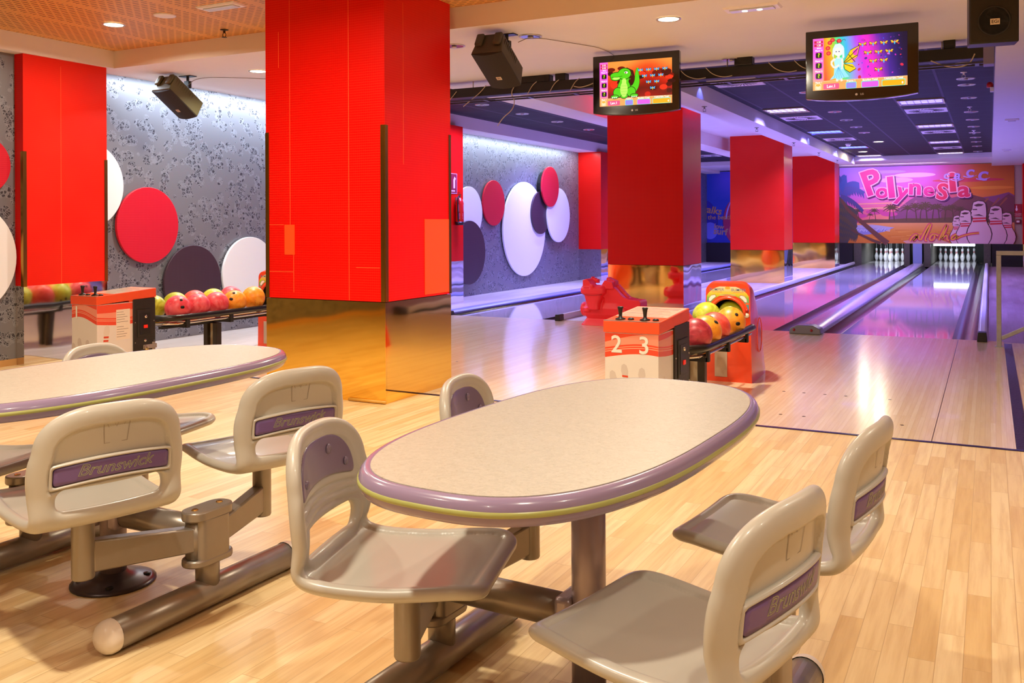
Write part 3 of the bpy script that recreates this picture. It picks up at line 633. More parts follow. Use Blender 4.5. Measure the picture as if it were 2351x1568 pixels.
ROW = [(0, 'head pin'), (1, 'second row'), (2, 'third row'), (3, 'back row')]
for lx, ly, ln in [(-2.66, 29.9, 'middle'), (-0.875, 30.3, 'right')]:
    for r, rn in ROW:
        for k in range(r + 1):
            nm = ['leftmost', 'second', 'third', 'rightmost'][k] if r == 3 else (['left', 'right'][k] if r == 1 else ['left', 'centre', 'right'][k])
            lb = f'white bowling pin on the {ln} deck, the head pin in front' if r == 0 else f'white bowling pin on the {ln} deck, {nm} of the {rn}'
            t = thing('bowling_pin', lb, 'bowling pin', (lx + (k - r / 2) * .305, ly + r * .264, 0.001), group=f'pins on the {ln} deck')
            obj('pin_body', pin_me, None, t)
            for m in st_me: obj('neck_stripe', m, None, t, label='red neck stripe')
            obj('pin_cord', cord_me, None, t)
# ------------------------------------------------------------------ ceiling fittings
M_ring = mat('lamp_ring', '#c9c2bc', 0.35, 0.5); M_glow = mat('warm_lamp_glow', '#fff0d0', 0.5, emit='#ffe6b0', estr=14)
M_dead = mat('dark_reflector', '#8a8480', 0.2, 0.9); M_rosette = mat('white_enamel', '#f2ecf2', 0.4)
ring_me = new_mesh('trim_ring', lathe(B(), [(.072, 0), (.075, -.004), (.088, -.006), (.092, 0)], 28, cap0=False, cap1=False), M_ring, True)
glow_me = new_mesh('lens', lathe(B(), [(.0, -.003), (.073, -.003), (.073, 0), (0, .0)], 28, cap0=False, cap1=False), M_glow, True)
dead_me = new_mesh('reflector', lathe(B(), [(.0, .001), (.03, .001), (.055, .0), (.074, -.001)], 24, cap0=False, cap1=False), M_dead, True)
bulb_me = new_mesh('bulb', lathe(B(), [(.0, .0), (.02, .002), (.024, .012), (.0, .014)], 14, cap0=False, cap1=False), mat('bulb_glass', '#d8d4e4', 0.2), True)
def downlight(x, y, z, lb, lit, grp=None, s=1.0):
    t = thing('downlight', lb, 'ceiling light', (x, y, z), group=grp); t.scale = (s, s, s)
    obj('trim_ring', ring_me, None, t)
    if lit: obj('lens', glow_me, None, t)
    else:
        a = obj('reflector', dead_me, None, t); a.location.z = -.003; b = obj('bulb', bulb_me, None, t); b.location.z = -.017
    return t
downlight(-6.305, 5.195, 2.818, 'glowing downlight in the orange timber ceiling', 1)
for x, y, p in LOBBY[1:]: downlight(x, y, 2.818, 'glowing timber ceiling downlight above or behind the viewer', 1, 'lobby downlights out of view')
downlight(-6.21, 6.757, 2.658, 'glowing downlight in the white soffit beside the wide red pillar', 1)
downlight(-2.047, 6.44, 2.658, 'glowing downlight in the white soffit above the left television', 1)
downlight(-3.194, 6.523, 2.658, 'unlit downlight beside the tilted loudspeaker near the wide pillar', 0)
downlight(-3.919, 6.573, 2.658, 'unlit downlight half hidden behind the top of the wide red pillar', 0)
downlight(-2.055, 8.31, 2.658, 'unlit downlight between the two televisions', 0)
downlight(-2.034, 20.48, 2.848, 'glowing downlight, nearer of two burning in the black lane ceiling', 1, s=1.25)
downlight(-2.651, 23.21, 2.848, 'glowing downlight, farther of two burning in the black lane ceiling', 1, s=1.25)
for i, y in enumerate((10.8, 11.95, 12.49, 13.82, 15.6, 16.81, 18.05, 19.29, 20.4, 21.53, 22.78, 24.48)):
    downlight(-0.24, y, 2.848, f'unlit downlight in the right-hand row of the black ceiling, {["first","second","third","fourth","fifth","sixth","seventh","eighth","ninth","tenth","eleventh","twelfth"][i]} from the televisions', 0, 'right row of black ceiling downlights', 1.1)
for i, y in enumerate((10.94, 12.22, 14.58, 15.85, 17.1, 18.26)):
    downlight(-2.06, y, 2.848, f'unlit downlight in the left-hand row of the black ceiling, {["first","second","third","fourth","fifth","sixth"][i]} from the televisions', 0, 'left row of black ceiling downlights', 1.1)
for i, (x, y) in enumerate([(-6.28, 11.28), (-6.27, 12.51), (-6.26, 13.76), (-6.3, 15.2), (-6.25, 16.9), (-6.25, 21.5)]):
    downlight(x, y, 2.848, f'unlit downlight in the black ceiling over the leftmost lane, {["first","second","third","fourth","fifth","sixth"][i]} from the pillar', 0, 'downlights over the leftmost lane', 1.1)
t = thing('ceiling_rosette', 'round white blank cover in the orange timber ceiling', 'ceiling cover', (-5.685, 5.155, 2.82)); obj('cover', lathe(B(), [(.085, 0), (.085, -.006), (.07, -.010), (0, -.011)], 28, cap0=False, cap1=False), M_rosette, t, smooth=True)
def emergency(x, y, z, rz_, lb, lit):
    t = thing('emergency_light', lb, 'emergency light', (x, y, z), rz_)
    bm = B(); loft(bm, [[(sx * .19, sy * .075, 0) for sx, sy in ((-1, -1), (1, -1), (1, 1), (-1, 1))], [(sx * .18, sy * .066, -.012) for sx, sy in ((-1, -1), (1, -1), (1, 1), (-1, 1))]]); obj('frame', bm, M_rosette, t)
    obj('diffuser', bx(-.15, .15, -.04, .04, -.02, -.012), mat('emergency_lens', '#d8dce4', 0.15, emit='#e8f0ff', estr=0.5 if lit else 0.0), t, bevel=.004)
    if lit:
        for dx in (-.05, .05): obj('led', lathe(B(), [(0, -.0235), (.018, -.022), (.02, -.018)], 12, (dx, 0, 0), cap0=False, cap1=False), mat('led_white', '#ffffff', 0.3, emit='#eef4ff', estr=12), t)
emergency(-5.078, 5.139, 2.82, 0.0, 'white emergency light set in the orange timber ceiling', False)
emergency(-1.435, 6.374, 2.66, 0.0, 'lit white emergency light in the white soffit between the televisions', True)
M_sprk = mat('sprinkler_steel', '#8a857e', 0.35, 0.8)
def sprinkler(x, y, z, lb, m=M_sprk, grp=None):
    t = thing('sprinkler', lb, 'sprinkler', (x, y, z), group=grp)
    obj('rosette', lathe(B(), [(.035, 0), (.033, -.006), (.012, -.010)], 16, cap0=False), m, t, smooth=True)
    bm = B(); cyl(bm, (0, 0, -.008), (0, 0, -.03), .010, 10); tube(bm, [(.010, 0, -.028), (.018, 0, -.04), (.016, 0, -.055), (0, 0, -.064)], .003, 6); tube(bm, [(-.010, 0, -.028), (-.018, 0, -.04), (-.016, 0, -.055), (0, 0, -.064)], .003, 6); obj('frame', bm, m, t)
    obj('deflector', lathe(B(), [(.022, -.066), (.022, -.063)], 12), m, t)
sprinkler(-5.669, 5.77, 2.82, 'bronze sprinkler head in the orange timber ceiling', mat('bronze_sprinkler', '#4a3a20', 0.35, 0.7))
for i, y in enumerate((11.53, 14.49, 17.54, 20.37, 23.04)):
    sprinkler(-3.2, y, 2.66, f'sprinkler under the white beam, {["nearest","second nearest","third nearest","fourth nearest","farthest"][i]} of five', grp='sprinklers under the white beam')
for i, y in enumerate((11.45, 15.0, 18.9)): sprinkler(-0.25, y - .05 if i else y, 2.85, f'white sprinkler in the black tiles of the right-hand row, {["first","second","third"][i]} from the televisions', M_rosette, 'sprinklers in the black tiles')
t = thing('smoke_detector', 'white smoke detector in the black lane ceiling', 'smoke detector', (-2.66, 20.75, 2.85)); obj('body', lathe(B(), [(.06, 0), (.06, -.02), (.045, -.035), (.04, -.05), (0, -.052)], 20, cap0=False, cap1=False), M_rosette, t, smooth=True)
for i, (x, y) in enumerate([(0.29, 15.1), (0.31, 21.45)]):
    t = thing('soffit_lamp', ['small lamp in the soffit over the walkway, nearer one', 'small lamp in the soffit over the walkway, farther one'][i], 'ceiling light', (x, y, 2.66)); obj('body', bx(-.09, .09, -.05, .05, -.03, 0), M_rosette, t, bevel=.008); obj('lens', bx(-.05, .05, -.03, .03, -.035, -.03), M_ring, t)
t = thing('alarm_beacon', 'red and white alarm beacon on the edge of the right soffit', 'alarm', (0.05, 11.9, 2.72)); obj('base', bx(-.04, 0, -.05, .05, -.05, 0), M_rosette, t, bevel=.006); obj('dome', lathe(B(), [(.035, 0), (.035, .04), (.02, .06), (0, .064)], 14, (-.04, 0, 0), cap1=False), mat('alarm_red', '#c01818', 0.3), t, smooth=True)
# 60 cm square diffusers and louvre lights in the tile grid
def diffuser(x, y, lb):
    t = thing('air_diffuser', lb, 'air vent', (x, y, 2.85), group='swirl diffusers in the black ceiling')
    obj('plate', bx(-.285, .285, -.285, .285, -.012, 0), M_rosette, t, bevel=.003)
    bm = B()
    for k in range(30):
        a = 2 * pi * k / 30; M = Matrix.Rotation(a, 4, 'Z') @ Matrix.Translation((.165, 0, 0)) @ Matrix.Rotation(radians(28), 4, 'Z'); box(bm, -.075, .085, -.006, .006, -.0135, -.0115, 0, M)
    obj('swirl_slots', bm, M_blackmask, t)
for i, (x, y) in enumerate([(-2.655, 10.95), (-2.655, 15.2), (-2.655, 19.45), (-0.83, 15.05), (-0.83, 18.75), (-0.83, 22.9)]):
    diffuser(x, y, ['white swirl diffuser nearest the left television', 'white swirl diffuser over the middle lane, before the blue light', 'white swirl diffuser over the middle lane, beyond the blue light', 'white swirl diffuser over the right lane, nearest one', 'white swirl diffuser over the right lane, second one', 'white swirl diffuser over the right lane, farthest one'][i])
diffuser(-5.62, 16.1, 'white swirl diffuser over the leftmost lane'); diffuser(-6.2, 22.6, 'white swirl diffuser at the far end above the leftmost lane')
def louvre(x, y, lb, col, st):
    t = thing('louvre_light', lb, 'ceiling light', (x, y, 2.85), group='square louvre lights in the black ceiling')
    bm = B()
    for s in (-1, 1): box(bm, -.29, .29, s * .28 - .012, s * .28 + .012, -.02, 0); box(bm, s * .28 - .012, s * .28 + .012, -.268, .268, -.02, 0)
    obj('frame', bm, M_steel, t)
    obj('reflector', bx(-.268, .268, -.268, .268, -.004, 0), mat('louvre_glow_' + col, '#8080a0', 0.3, emit={'blue': '#2038ff', 'violet': '#6a58f0', 'pale': '#b8b0e8'}[col], estr=st), t)
    bm = B()
    for k in (-.09, .09): cyl(bm, (-.26, k, -.012), (.26, k, -.012), .008, 8)
    obj('tubes', bm, mat('tube_glow_' + col, '#ffffff', 0.3, emit={'blue': '#3858ff', 'violet': '#8a80ff', 'pale': '#d8d0ff'}[col], estr=st * 2.2), t)
    bm = B()
    for k in range(1, 6): box(bm, -.268 + k * .0893 - .003, -.268 + k * .0893 + .003, -.268, .268, -.02, -.005)
    obj('louvre', bm, mat('louvre_aluminium', '#c8c8d8', 0.2, 0.9), t)
for i, (x, y, c, s) in enumerate([(-2.655, 14.0, 'pale', .5), (-2.655, 17.7, 'blue', 2.0), (-2.655, 21.6, 'blue', 2.0), (-2.655, 24.6, 'pale', .9), (-0.83, 13.9, 'violet', .9), (-0.83, 17.5, 'violet', 1.0), (-0.83, 21.15, 'violet', 1.0), (-0.83, 24.65, 'pale', 1.2)]):
    louvre(x, y, ['dim louvre light over the middle lane beside the white beam', 'blue louvre light over the middle lane, nearer one', 'blue louvre light over the middle lane, farther one', 'pale louvre light at far end of the middle lane ceiling', 'violet louvre light over the right lane, nearest under the right television', 'violet louvre light over the right lane, second', 'violet louvre light over the right lane, third', 'pale louvre light at far end of the right lane ceiling'][i], c, s)
# added blue spots and discs, standing in for louvre light on the beam
for i, y in enumerate((10.8, 18.2, 21.8, 24.7)):
    spot('added_graze_spot', (-2.96, y, 2.838), 3.2, BLUE, 88, 0.1, (0, radians(18), 0), 0.012)
    t = thing('added_graze_disc', f'added blue glow disc beside the white beam, {["nearest","second","third","farthest"][i]} of four', 'ceiling light', (-2.96, y, 2.85)); obj('body', lathe(B(), [(.03, 0), (.03, -.006)], 14), mat('blue_graze_glow', '#4060ff', 0.3, emit='#2038ff', estr=4), t)

# ------------------------------------------------------------------ cable tray, small boxes and cables across the lanes
t = thing('cable_tray', 'long black steel cable tray hung under the soffit, carrying the televisions', 'cable tray', (-2.9, 8.33, 2.5))
bm = B(); L0, L1 = -3.9, 2.86
box(bm, L0, L1, -.06, -.055, 0, .09); box(bm, L0, L1, .055, .06, 0, .09); box(bm, L0, L1, -.06, .06, -.004, 0); obj('tray', bm, M_darkmetal, t)
bm = B(); box(bm, L0, L1, -.075, -.06, -.05, -.035); box(bm, L0, L1, .06, .075, -.05, -.035)
for k in range(14): x = L0 + .2 + k * .5; box(bm, x, x + .03, -.06, .06, -.05, -.035)
obj('rail', bm, mat('steel_rail', '#4a4650', 0.35, 0.7), t)
bm = B()
for k in range(8): x = L0 + .3 + k * .88; cyl(bm, (x, 0, 0), (x, 0, .16), .006, 6)
obj('hanger_rods', bm, M_steel, t)
obj('end_bracket', bx(L1, L1 + .08, -.08, .08, -.06, .11), mat('lilac_bracket', '#8078a0', 0.4, 0.4), t, bevel=.006)
for x0, x1, h, y, lb in [(-4.35, -3.85, .07, 8.33, 'flat black equipment box on the cable tray beside the tilted loudspeaker'), (-3.79, -3.68, .125, 8.33, 'small black upright box on the cable tray left of the left television'), (-3.30, -3.13, .085, 8.33, 'small black connector box on the cable tray touching the left television'), (-2.02, -1.86, .12, 8.30, 'small black loudspeaker box on the cable tray between the televisions'), (-0.33, -0.24, .15, 8.33, 'small black box on the cable tray beside the square loudspeaker'), (-5.3, -5.05, .05, 8.33, 'low black box on the cable tray behind the wide pillar')]:
    t = thing('equipment_box', lb, 'equipment box', ((x0 + x1) / 2, y, 2.59)); hw = (x1 - x0) / 2
    obj('case', bx(-hw, hw, -.05, .05, 0, h), M_black, t, bevel=.006)
    obj('front_plate', bx(-hw * .8, hw * .8, -.0535, -.05, h * .15, h * .85), M_darkmetal, t)
    if 'connector' in lb:
        for k in (-.045, 0, .045): obj('socket', lathe(B(), [(.012, 0), (.012, .004), (0, .004)], 10, (k, -.0535, h * .5), cap0=False, cap1=False, axis='Y'), M_steel, t)
M_cable = mat('pale_cable', '#c0b29a', 0.5)
def cable(pts, r, lb, m=M_cable):
    tag(obj('cable', tube(B(), smoothpath(pts, 3), r, 6), m, smooth=True), lb, 'cable')
yb = 8.262
cable([(-4.9, yb, 2.56), (-4.98, yb, 2.48), (-5.06, yb, 2.42)], .004, 'pale cable drooping from the tray right beside the wide pillar')
cable([(-4.55, yb, 2.60), (-4.62, yb, 2.53), (-4.7, yb, 2.48), (-4.82, yb, 2.40)], .004, 'pale cable hanging diagonally from the tray left of the tilted loudspeaker')
cable([(-4.22, yb, 2.58), (-4.27, yb, 2.50), (-4.22, yb, 2.42), (-4.25, yb, 2.33), (-4.36, yb, 2.26), (-4.42, yb, 2.18)], .005, 'longest pale cable dangling loose under the tray and tilted loudspeaker')
for i, x in enumerate((-3.98, -3.74, -3.52)): cable([(x, yb, 2.595), (x - .05, yb, 2.56), (x - .1, yb, 2.48)], .004, ['pale cable loop on the tray right under the tilted loudspeaker', 'pale cable loop on the tray below the flat equipment box', 'pale cable loop on the tray below the upright box'][i])
cable([(-3.25, yb, 2.60), (-3.35, yb, 2.54), (-3.5, yb, 2.50), (-3.58, yb, 2.52)], .005, 'pale cable sagging on the tray just left of the left television')
for i, x in enumerate((-2.52, -2.28, -1.72, -1.5)): cable([(x, yb, 2.595), (x + .06, yb, 2.53), (x + .16, yb, 2.495), (x + .24, yb, 2.505)], .004, ['pale cable loop beside the right edge of the left television', 'second pale cable loop right of the left television', 'pale cable loop right of the small loudspeaker box', 'pale cable loop just left of the right television'][i])
cable([(-0.42, yb, 2.50), (-0.3, yb, 2.44), (-0.2, yb, 2.43), (-0.13, yb, 2.46), (-0.1, yb, 2.53)], .005, 'pale cable sagging under the tray below the square loudspeaker')
cable([(-3.25, 6.42, 2.60), (-3.18, 6.5, 2.652), (-3.0, 6.9, 2.652), (-2.85, 7.25, 2.652), (-2.95, 7.9, 2.645), (-3.1, 8.2, 2.62)], .003, 'thin wire running over the soffit from the tilted loudspeaker', mat('thin_wire', '#8a7a68', 0.5))
cable([(-7.0, 6.62, 2.55), (-6.95, 6.7, 2.65), (-6.6, 6.95, 2.652), (-6.2, 7.4, 2.652), (-5.9, 7.6, 2.652)], .003, 'thin wire running over the soffit from the loudspeaker by the wallpaper', MATS['thin_wire'])

# ------------------------------------------------------------------ loudspeakers
def stagespeaker(loc, rx, rz_, lb, tint):
    t = thing('loudspeaker', lb, 'loudspeaker', loc, rot=(rx, 0, rz_)); w_, h, d = .127, .205, .10
    m = mat('speaker_case_' + tint, {'olive': '#5c5836', 'grey': '#4a463c'}[tint], 0.55, bump=0.15, bscale=200)
    bm = B(); front = [(-w_, -d + .03), (-w_ * .98, -d + .02), (w_ * .98, -d + .02), (w_, -d + .03), (w_ * .8, d), (-w_ * .8, d)]
    prism(bm, front, -h, h, 'Z'); obj('case', bm, m, t, bevel=.008)
    bm = B(); n = 8; r = []
    for z in (-h + .006, h - .006): r.append([(-w_ + 2 * w_ * k / n, -d + .02 - .022 * sin(pi * k / n) - .004, z) for k in range(n + 1)] + [(w_, -d + .028, z), (-w_, -d + .028, z)])
    loft(bm, r); obj('grille', bm, mat('speaker_grille', '#2c261c', 0.7, bump=0.5, bscale=900), t)
    for q in (-.85, .35): obj('top_lug', bx(w_ * q, w_ * (q + .5), -.02, d - .01, h, h + .03), m, t, bevel=.012)
    bm = B()
    for k in range(9): z = -h * .3 + k * .028; box(bm, w_ * .86, w_ * .905, -.02, d * .72, z, z + .006, M=Matrix.Rotation(radians(0), 4, 'Z'))
    obj('side_ribs', bm, m, t)
    P = Print(); P.rect(-.022, -.018, .022, .018, '#c8b8a0', 1); P.text('JBL', 0, 0, .022, '#3a2c20', 2, 0, .01); P.build('badge', I_print, t, (.0, -d - .0085, -.07), (1, 0, 0), (0, 0, 1), .0008)
    return t
def mount(loc, top, lb):
    t = thing('ceiling_bracket', lb, 'bracket', (loc[0], loc[1], top)); obj('plate', bx(-.08, .08, -.04, .04, -.008, 0), M_black, t); bm = B(); cyl(bm, (0, 0, -.008), (0, 0, -.10), .014, 10); box(bm, -.03, .03, -.02, .02, -.12, -.05); obj('stem', bm, M_black, t)
stagespeaker((-3.36, 6.304, 2.44), 1.03, 0.03, 'black tilted loudspeaker hung beside the wide red pillar', 'grey'); mount((-3.33, 6.38), 2.66, 'black bracket holding the tilted loudspeaker near the wide pillar')
stagespeaker((-7.065, 6.572, 2.439), 0.965, -0.04, 'olive black tilted loudspeaker hung in front of the silver wallpaper', 'olive'); mount((-7.03, 6.66), 2.66, 'black bracket holding the loudspeaker in front of the wallpaper')
t = thing('loudspeaker', 'square black loudspeaker cut off by the top right corner', 'loudspeaker', (0.02, 6.12, 2.43), rot=(radians(4), 0, radians(4)))
obj('case', bx(-.128, .128, -.1, .12, -.2, .22), M_black, t, bevel=.006); bm = bx(-.122, .122, -.108, -.1, -.193, .213); obj('grille', bm, MATS['speaker_grille'], t, bevel=.004)
obj('cone_ring', lathe(B(), [(.085, 0), (.085, .003), (.078, .003), (.078, 0)], 32, (0, -.109, -.075), axis='Y'), mat('cone_ring', '#1c1a17', 0.6), t)
P = Print(); P.rect(-.025, -.017, .025, .017, '#d8c4a8', 1); P.text('EGi', 0, 0, .026, '#2a2018', 2, 0, .02); P.build('badge', I_print, t, (0.005, -.1135, -.08), (1, 0, 0), (0, 0, 1), .0008)

# ------------------------------------------------------------------ televisions
I_screen = ink('screen_picture', 0.3, emit=1.2)
def tvbase(loc, rot, lb):
    t = thing('television', lb, 'television', loc, rot=rot); t.scale = (.94, .94, .94); W_, H_ = .4, .275
    out = [(-W_, H_), (-W_, -H_ + .03)] + [(-W_ + 2 * W_ * k / 10, -H_ + .03 - .03 * sin(pi * k / 10) ** .7) for k in range(1, 10)] + [(W_, -H_ + .03), (W_, H_)]
    obj('bezel', prism(B(), out, -.03, .03), mat('glossy_bezel', '#130c08', 0.12, coat=0.6), t, bevel=.006)
    obj('back_shell', bx(-.3, .3, .03, .08, -.2, .2), M_black, t, bevel=.02)
    bm = B(); box(bm, -.05, .05, .08, .1, -.1, .1); cyl(bm, (0, .1, .1), (0, (8.31 - loc[1]) / .94, (2.545 - loc[2]) / .94 + rot[0] * -1.2), .02, 8); obj('bracket', bm, M_black, t)
    P = Print(); P.ell(-.03, 0, .009, .009, '#b8a8a0', 1); P.text('LG', .01, 0, .02, '#b8a8a0', 1, 0, .02); P.build('badge', I_print, t, (0, -.031, -.232), (1, 0, 0), (0, 0, 1))
    return t
SWW, SHH = .70, .40                                     # screen size
def hud(P, times):
    w_ = .082
    P.rect(0, 0, w_, SHH, '#f060c8', 2); P.grid(0, 0, w_, SHH * .8, 1, 6, lambda u, v: lerp(lin('#f8a060'), lin('#e050e0'), v), 3)
    for i, s in enumerate(times): P.rect(.01, .362 - i * .025, w_ - .006, .382 - i * .025, '#c81848', 4); P.text(s, .045, .372 - i * .025, .02, '#ffffff', 5, 0, .02)
    P.text('BALL', .048, .325, .016, '#ffffff', 5, 0, .02)
    for i, y in enumerate((.262, .182, .102)):
        P.text('Player ' + '432'[i], .045, y + .044, .017, '#ffffff', 6, 0, .02)
        P.poly(rrect(.058, .052, .012, 4, .045, y + .008), '#e030d0', 5); P.poly(rrect(.046, .042, .01, 4, .045, y + .008), '#101808', 6); P.text('?', .045, y + .008, .044, '#c8f018', 7, 0, .03)
    P.grid(0, 0, SWW, .066, 8, 1, lambda u, v: '#f0a058', 3); P.rect(w_, .066, SWW, .07, '#f8c890', 4)
    P.poly(rrect(.05, .05, .008, 4, .04, .027), '#e8c890', 8); P.ell(.04, .024, .016, .018, '#f8d8b0', 9); P.poly([(.02, .03), (.028, .048), (.052, .048), (.06, .03), (.05, .034), (.04, .028), (.03, .034)], '#e0a838', 10)
    P.text('Player 1', .045, .06, .016, '#ffffff', 10, 0, .02)
    P.poly(rrect(.12, .044, .008, 4, .14, .026), '#e05080', 8); P.text('Lev.1', .14, .026, .032, '#ffffff', 9, 0, .02)
    for x, ww, c, s in [(.29, .08, '#9080e0', 'Frame 1'), (.43, .13, '#d858d8', 'Bowling Total'), (.60, .17, '#e8a818', 'TARGTEN Total')]:
        P.poly(rrect(ww, .05, .008, 4, x, .025), '#60e0c8', 8); P.poly(rrect(ww - .008, .042, .008, 4, x, .024), c, 9); P.text(s, x, .058, .02, '#ffffff', 10, 0, .02)
    P.text('0', .665, .02, .022, '#ffffff', 11, 0, .03)
TEN = [(0, 0), (1, 0), (2, 0), (3, 0), (.5, 1), (1.5, 1), (2.5, 1), (1, 2), (2, 2), (1.5, 3)]
t = tvbase((-2.650, 7.441, 2.361), (0, 0, .06), 'left television hanging from the cable tray, green dinosaur on screen')
P = Print()
P.grid(0, 0, SWW, SHH, 14, 8, lambda u, v: grad([(0, '#a01008'), (.3, '#601008'), (.55, '#d02010'), (.75, '#e04818'), (1, '#f8903c')], v + .12 * sin(7 * u)), 0)
for k in range(26):
    x = .1 + .6 * random.random(); y = .07 + .27 * random.random(); P.ell(x, y, .02 + .04 * random.random(), .015 + .025 * random.random(), random.choice(['#300808', '#480a08', '#c82010', '#e83018', '#701008']), 1)
P.poly([(.17, .2), (.21, .31), (.27, .34), (.33, .31), (.36, .2)], '#400a08', 1)
g1, g2, g3 = '#50c818', '#2a8a10', '#b8f060'
def dino(P):
    for k, c in ((1.06, '#143c08'), (1, g1)):
        l = 20 if k > 1 else 21; e = .006 if k > 1 else 0
        P.stroke([(.30, .13), (.345, .15), (.37, .21), (.365, .28), (.375, .33)], .085 + e, c, l, .012 + e, 2)
        P.ell(.24, .15, .062 + e, .085 + e, c, l + 2); P.ell(.18, .12, .042 + e, .042 + e, c, l + 4); P.ell(.31, .12, .042 + e, .042 + e, c, l + 4)
        P.stroke([(.24, .2), (.25, .27)], .085 + e, c, l + 2); P.ell(.245, .285, .062 + e, .048 + e, c, l + 6); P.ell(.17, .272, .062 + e, .028 + e, c, l + 6); P.ell(.16, .25, .045 + e, .02 + e, c, l + 6)
        P.ell(.15, .082, .035 + e, .014 + e, c, l + 6); P.ell(.34, .085, .035 + e, .014 + e, c, l + 6)
    P.ell(.24, .145, .036, .07, g3, 30); P.ell(.165, .248, .035, .012, g3, 30); P.ell(.242, .215, .022, .03, g3, 30)
    for y in (.1, .125, .15, .175): P.stroke([(.212, y), (.268, y)], .003, '#80c040', 31)
    P.ell(.262, .295, .016, .011, '#f8f8e0', 31); P.ell(.257, .293, .006, .008, '#702010', 32); P.stroke([(.24, .312), (.28, .306)], .008, g2, 33); P.stroke([(.12, .262), (.18, .258), (.225, .266)], .004, '#1c5008', 33)
    for x in (.13, .148, .166, .32, .34, .36): P.poly([(x - .008, .08), (x + .008, .08), (x - .004, .066)], '#f0f0f0', 33)
    for i in range(5): x, y = [(.288, .31), (.3, .27), (.29, .235), (.385, .26), (.38, .2)][i]; P.poly([(x - .012, y - .012), (x + .02, y), (x - .008, y + .014)], g2, 19)
dino(P)
def bug(P, x, y, s, w1, w2, b, lay):
    for q in (-1, 1):
        P.poly([(x, y), (x + q * s * .5, y + s * .55), (x + q * s, y + s * .5), (x + q * s * .75, y + s * .1), (x + q * s * .9, y - s * .25), (x + q * s * .4, y - s * .2)], '#102040', lay)
        P.poly([(x + q * s * .06, y), (x + q * s * .5, y + s * .45), (x + q * s * .88, y + s * .42), (x + q * s * .65, y + s * .08), (x + q * s * .2, y)], w1, lay + 1); P.poly([(x + q * s * .1, y - s * .02), (x + q * s * .65, y + s * .02), (x + q * s * .75, y - s * .18), (x + q * s * .4, y - s * .14)], w2, lay + 1)
    P.ell(x, y - s * .05, s * .14, s * .42, b, lay + 2); P.ell(x, y + s * .32, s * .13, s * .13, w2, lay + 3)
for i, j in TEN: bug(P, .40 + i * .078, .305 - j * .055, .03, '#48a8e8', '#88d0f8', '#e8c020', 36)
hud(P, ('2152', '2152'))
P.build('screen', I_screen, t, (-.335, -.0312, -.185), (.957, 0, 0), (0, 0, 1), .00002)
t = tvbase((-0.808, 6.992, 2.314), (-0.03, 0, .02), 'right television hanging from the cable tray, winged fairy on screen')
P = Print()
P.grid(0, 0, SWW, SHH, 22, 10, lambda u, v: lerp(grad([(0, '#f8d030'), (.1, '#f83828'), (.2, '#f8a020'), (.3, '#40e048'), (.4, '#30b0e8'), (.52, '#b030e0'), (.62, '#f028c0'), (.75, '#5028a0'), (.9, '#201858'), (1, '#140c30')], u + .12 * (v - .5)), lin('#e830c8'), max(0, .75 - abs(u - .58) * 3.2) * (1 - v) * 1.2), 0)
for k in range(40):
    a = random.random(); x = .34 + .34 * random.random(); y = .075 + .31 * random.random(); P.ell(x, y, .004 + .012 * a * a, .003 + .009 * a * a, random.choice(['#5838b8', '#c028b8', '#3850d8', '#e060d0', '#d02848', '#4a2890', '#301c70']), 1, random.random() * 3, 10)
for x, y in [(.13, .36), (.115, .32), (.12, .28), (.15, .38), (.2, .37)]: P.ell(x, y, .018, .016, '#d01838', 1); P.ell(x, y, .010, .009, '#f85848', 2)
# winged figure in a pale dress
for q in ([(.235, .2), (.285, .29), (.35, .32), (.335, .24), (.30, .195)], [(.235, .19), (.30, .185), (.325, .15), (.28, .125), (.245, .15)]):
    P.poly([(x + (x - .28) * .08, y + (y - .21) * .06) for x, y in q], '#201010', 20); P.poly(q, '#f0c818', 21)
for a, b in [((.235, .2), (.34, .30)), ((.24, .195), (.335, .25)), ((.24, .19), (.31, .16)), ((.27, .26), (.32, .2))]: P.stroke([a, b], .005, '#302010', 23)
P.poly([(.30, .28), (.345, .315), (.335, .25), (.31, .25)], '#e040b8', 22); P.poly([(.29, .22), (.33, .235), (.315, .2)], '#e060a0', 22)
P.poly([(.165, .18), (.16, .11), (.13, .075), (.17, .085), (.2, .07), (.23, .085), (.275, .09), (.24, .14), (.225, .18)], '#90d8f0', 26)
for x in (.16, .18, .2, .22, .24): P.stroke([(.195, .17), (x, .085)], .003, '#50a8d0', 27)
P.poly([(.168, .17), (.16, .225), (.18, .245), (.22, .24), (.228, .17)], '#a8e0f4', 27)
P.stroke([(.168, .235), (.135, .205), (.165, .16), (.2, .185)], .018, '#f4dcd0', 28, .012, 1); P.stroke([(.222, .232), (.228, .19), (.22, .15)], .016, '#f4dcd0', 28, .01, 1)
P.stroke([(.185, .085), (.185, .06)], .016, '#f4dcd0', 25); P.stroke([(.215, .085), (.22, .06)], .016, '#f4dcd0', 25); P.stroke([(.195, .235), (.195, .265)], .018, '#f4dcd0', 28)
P.ell(.196, .30, .042, .046, '#d8e4f4', 29); P.ell(.19, .288, .028, .032, '#f8e4da', 30); P.poly([(.152, .31), (.17, .345), (.21, .35), (.238, .31), (.24, .24), (.225, .23), (.222, .3), (.2, .318), (.175, .312), (.163, .29), (.158, .24), (.148, .26)], '#d4e0f4', 31)
for x in (.178, .2): P.ell(x, .288, .006, .004, '#305880', 32)
P.stroke([(.21, .345), (.225, .375), (.245, .38), (.245, .365)], .003, '#203018', 32, None, 1); P.stroke([(.19, .348), (.18, .375), (.165, .375)], .003, '#203018', 32, None, 1)
for i, j in TEN: bug(P, .375 + i * .078, .325 - j * .066, .034, '#f8c028', '#f07028', '#40b8e8', 36)
hud(P, ('1:20', '1:20'))
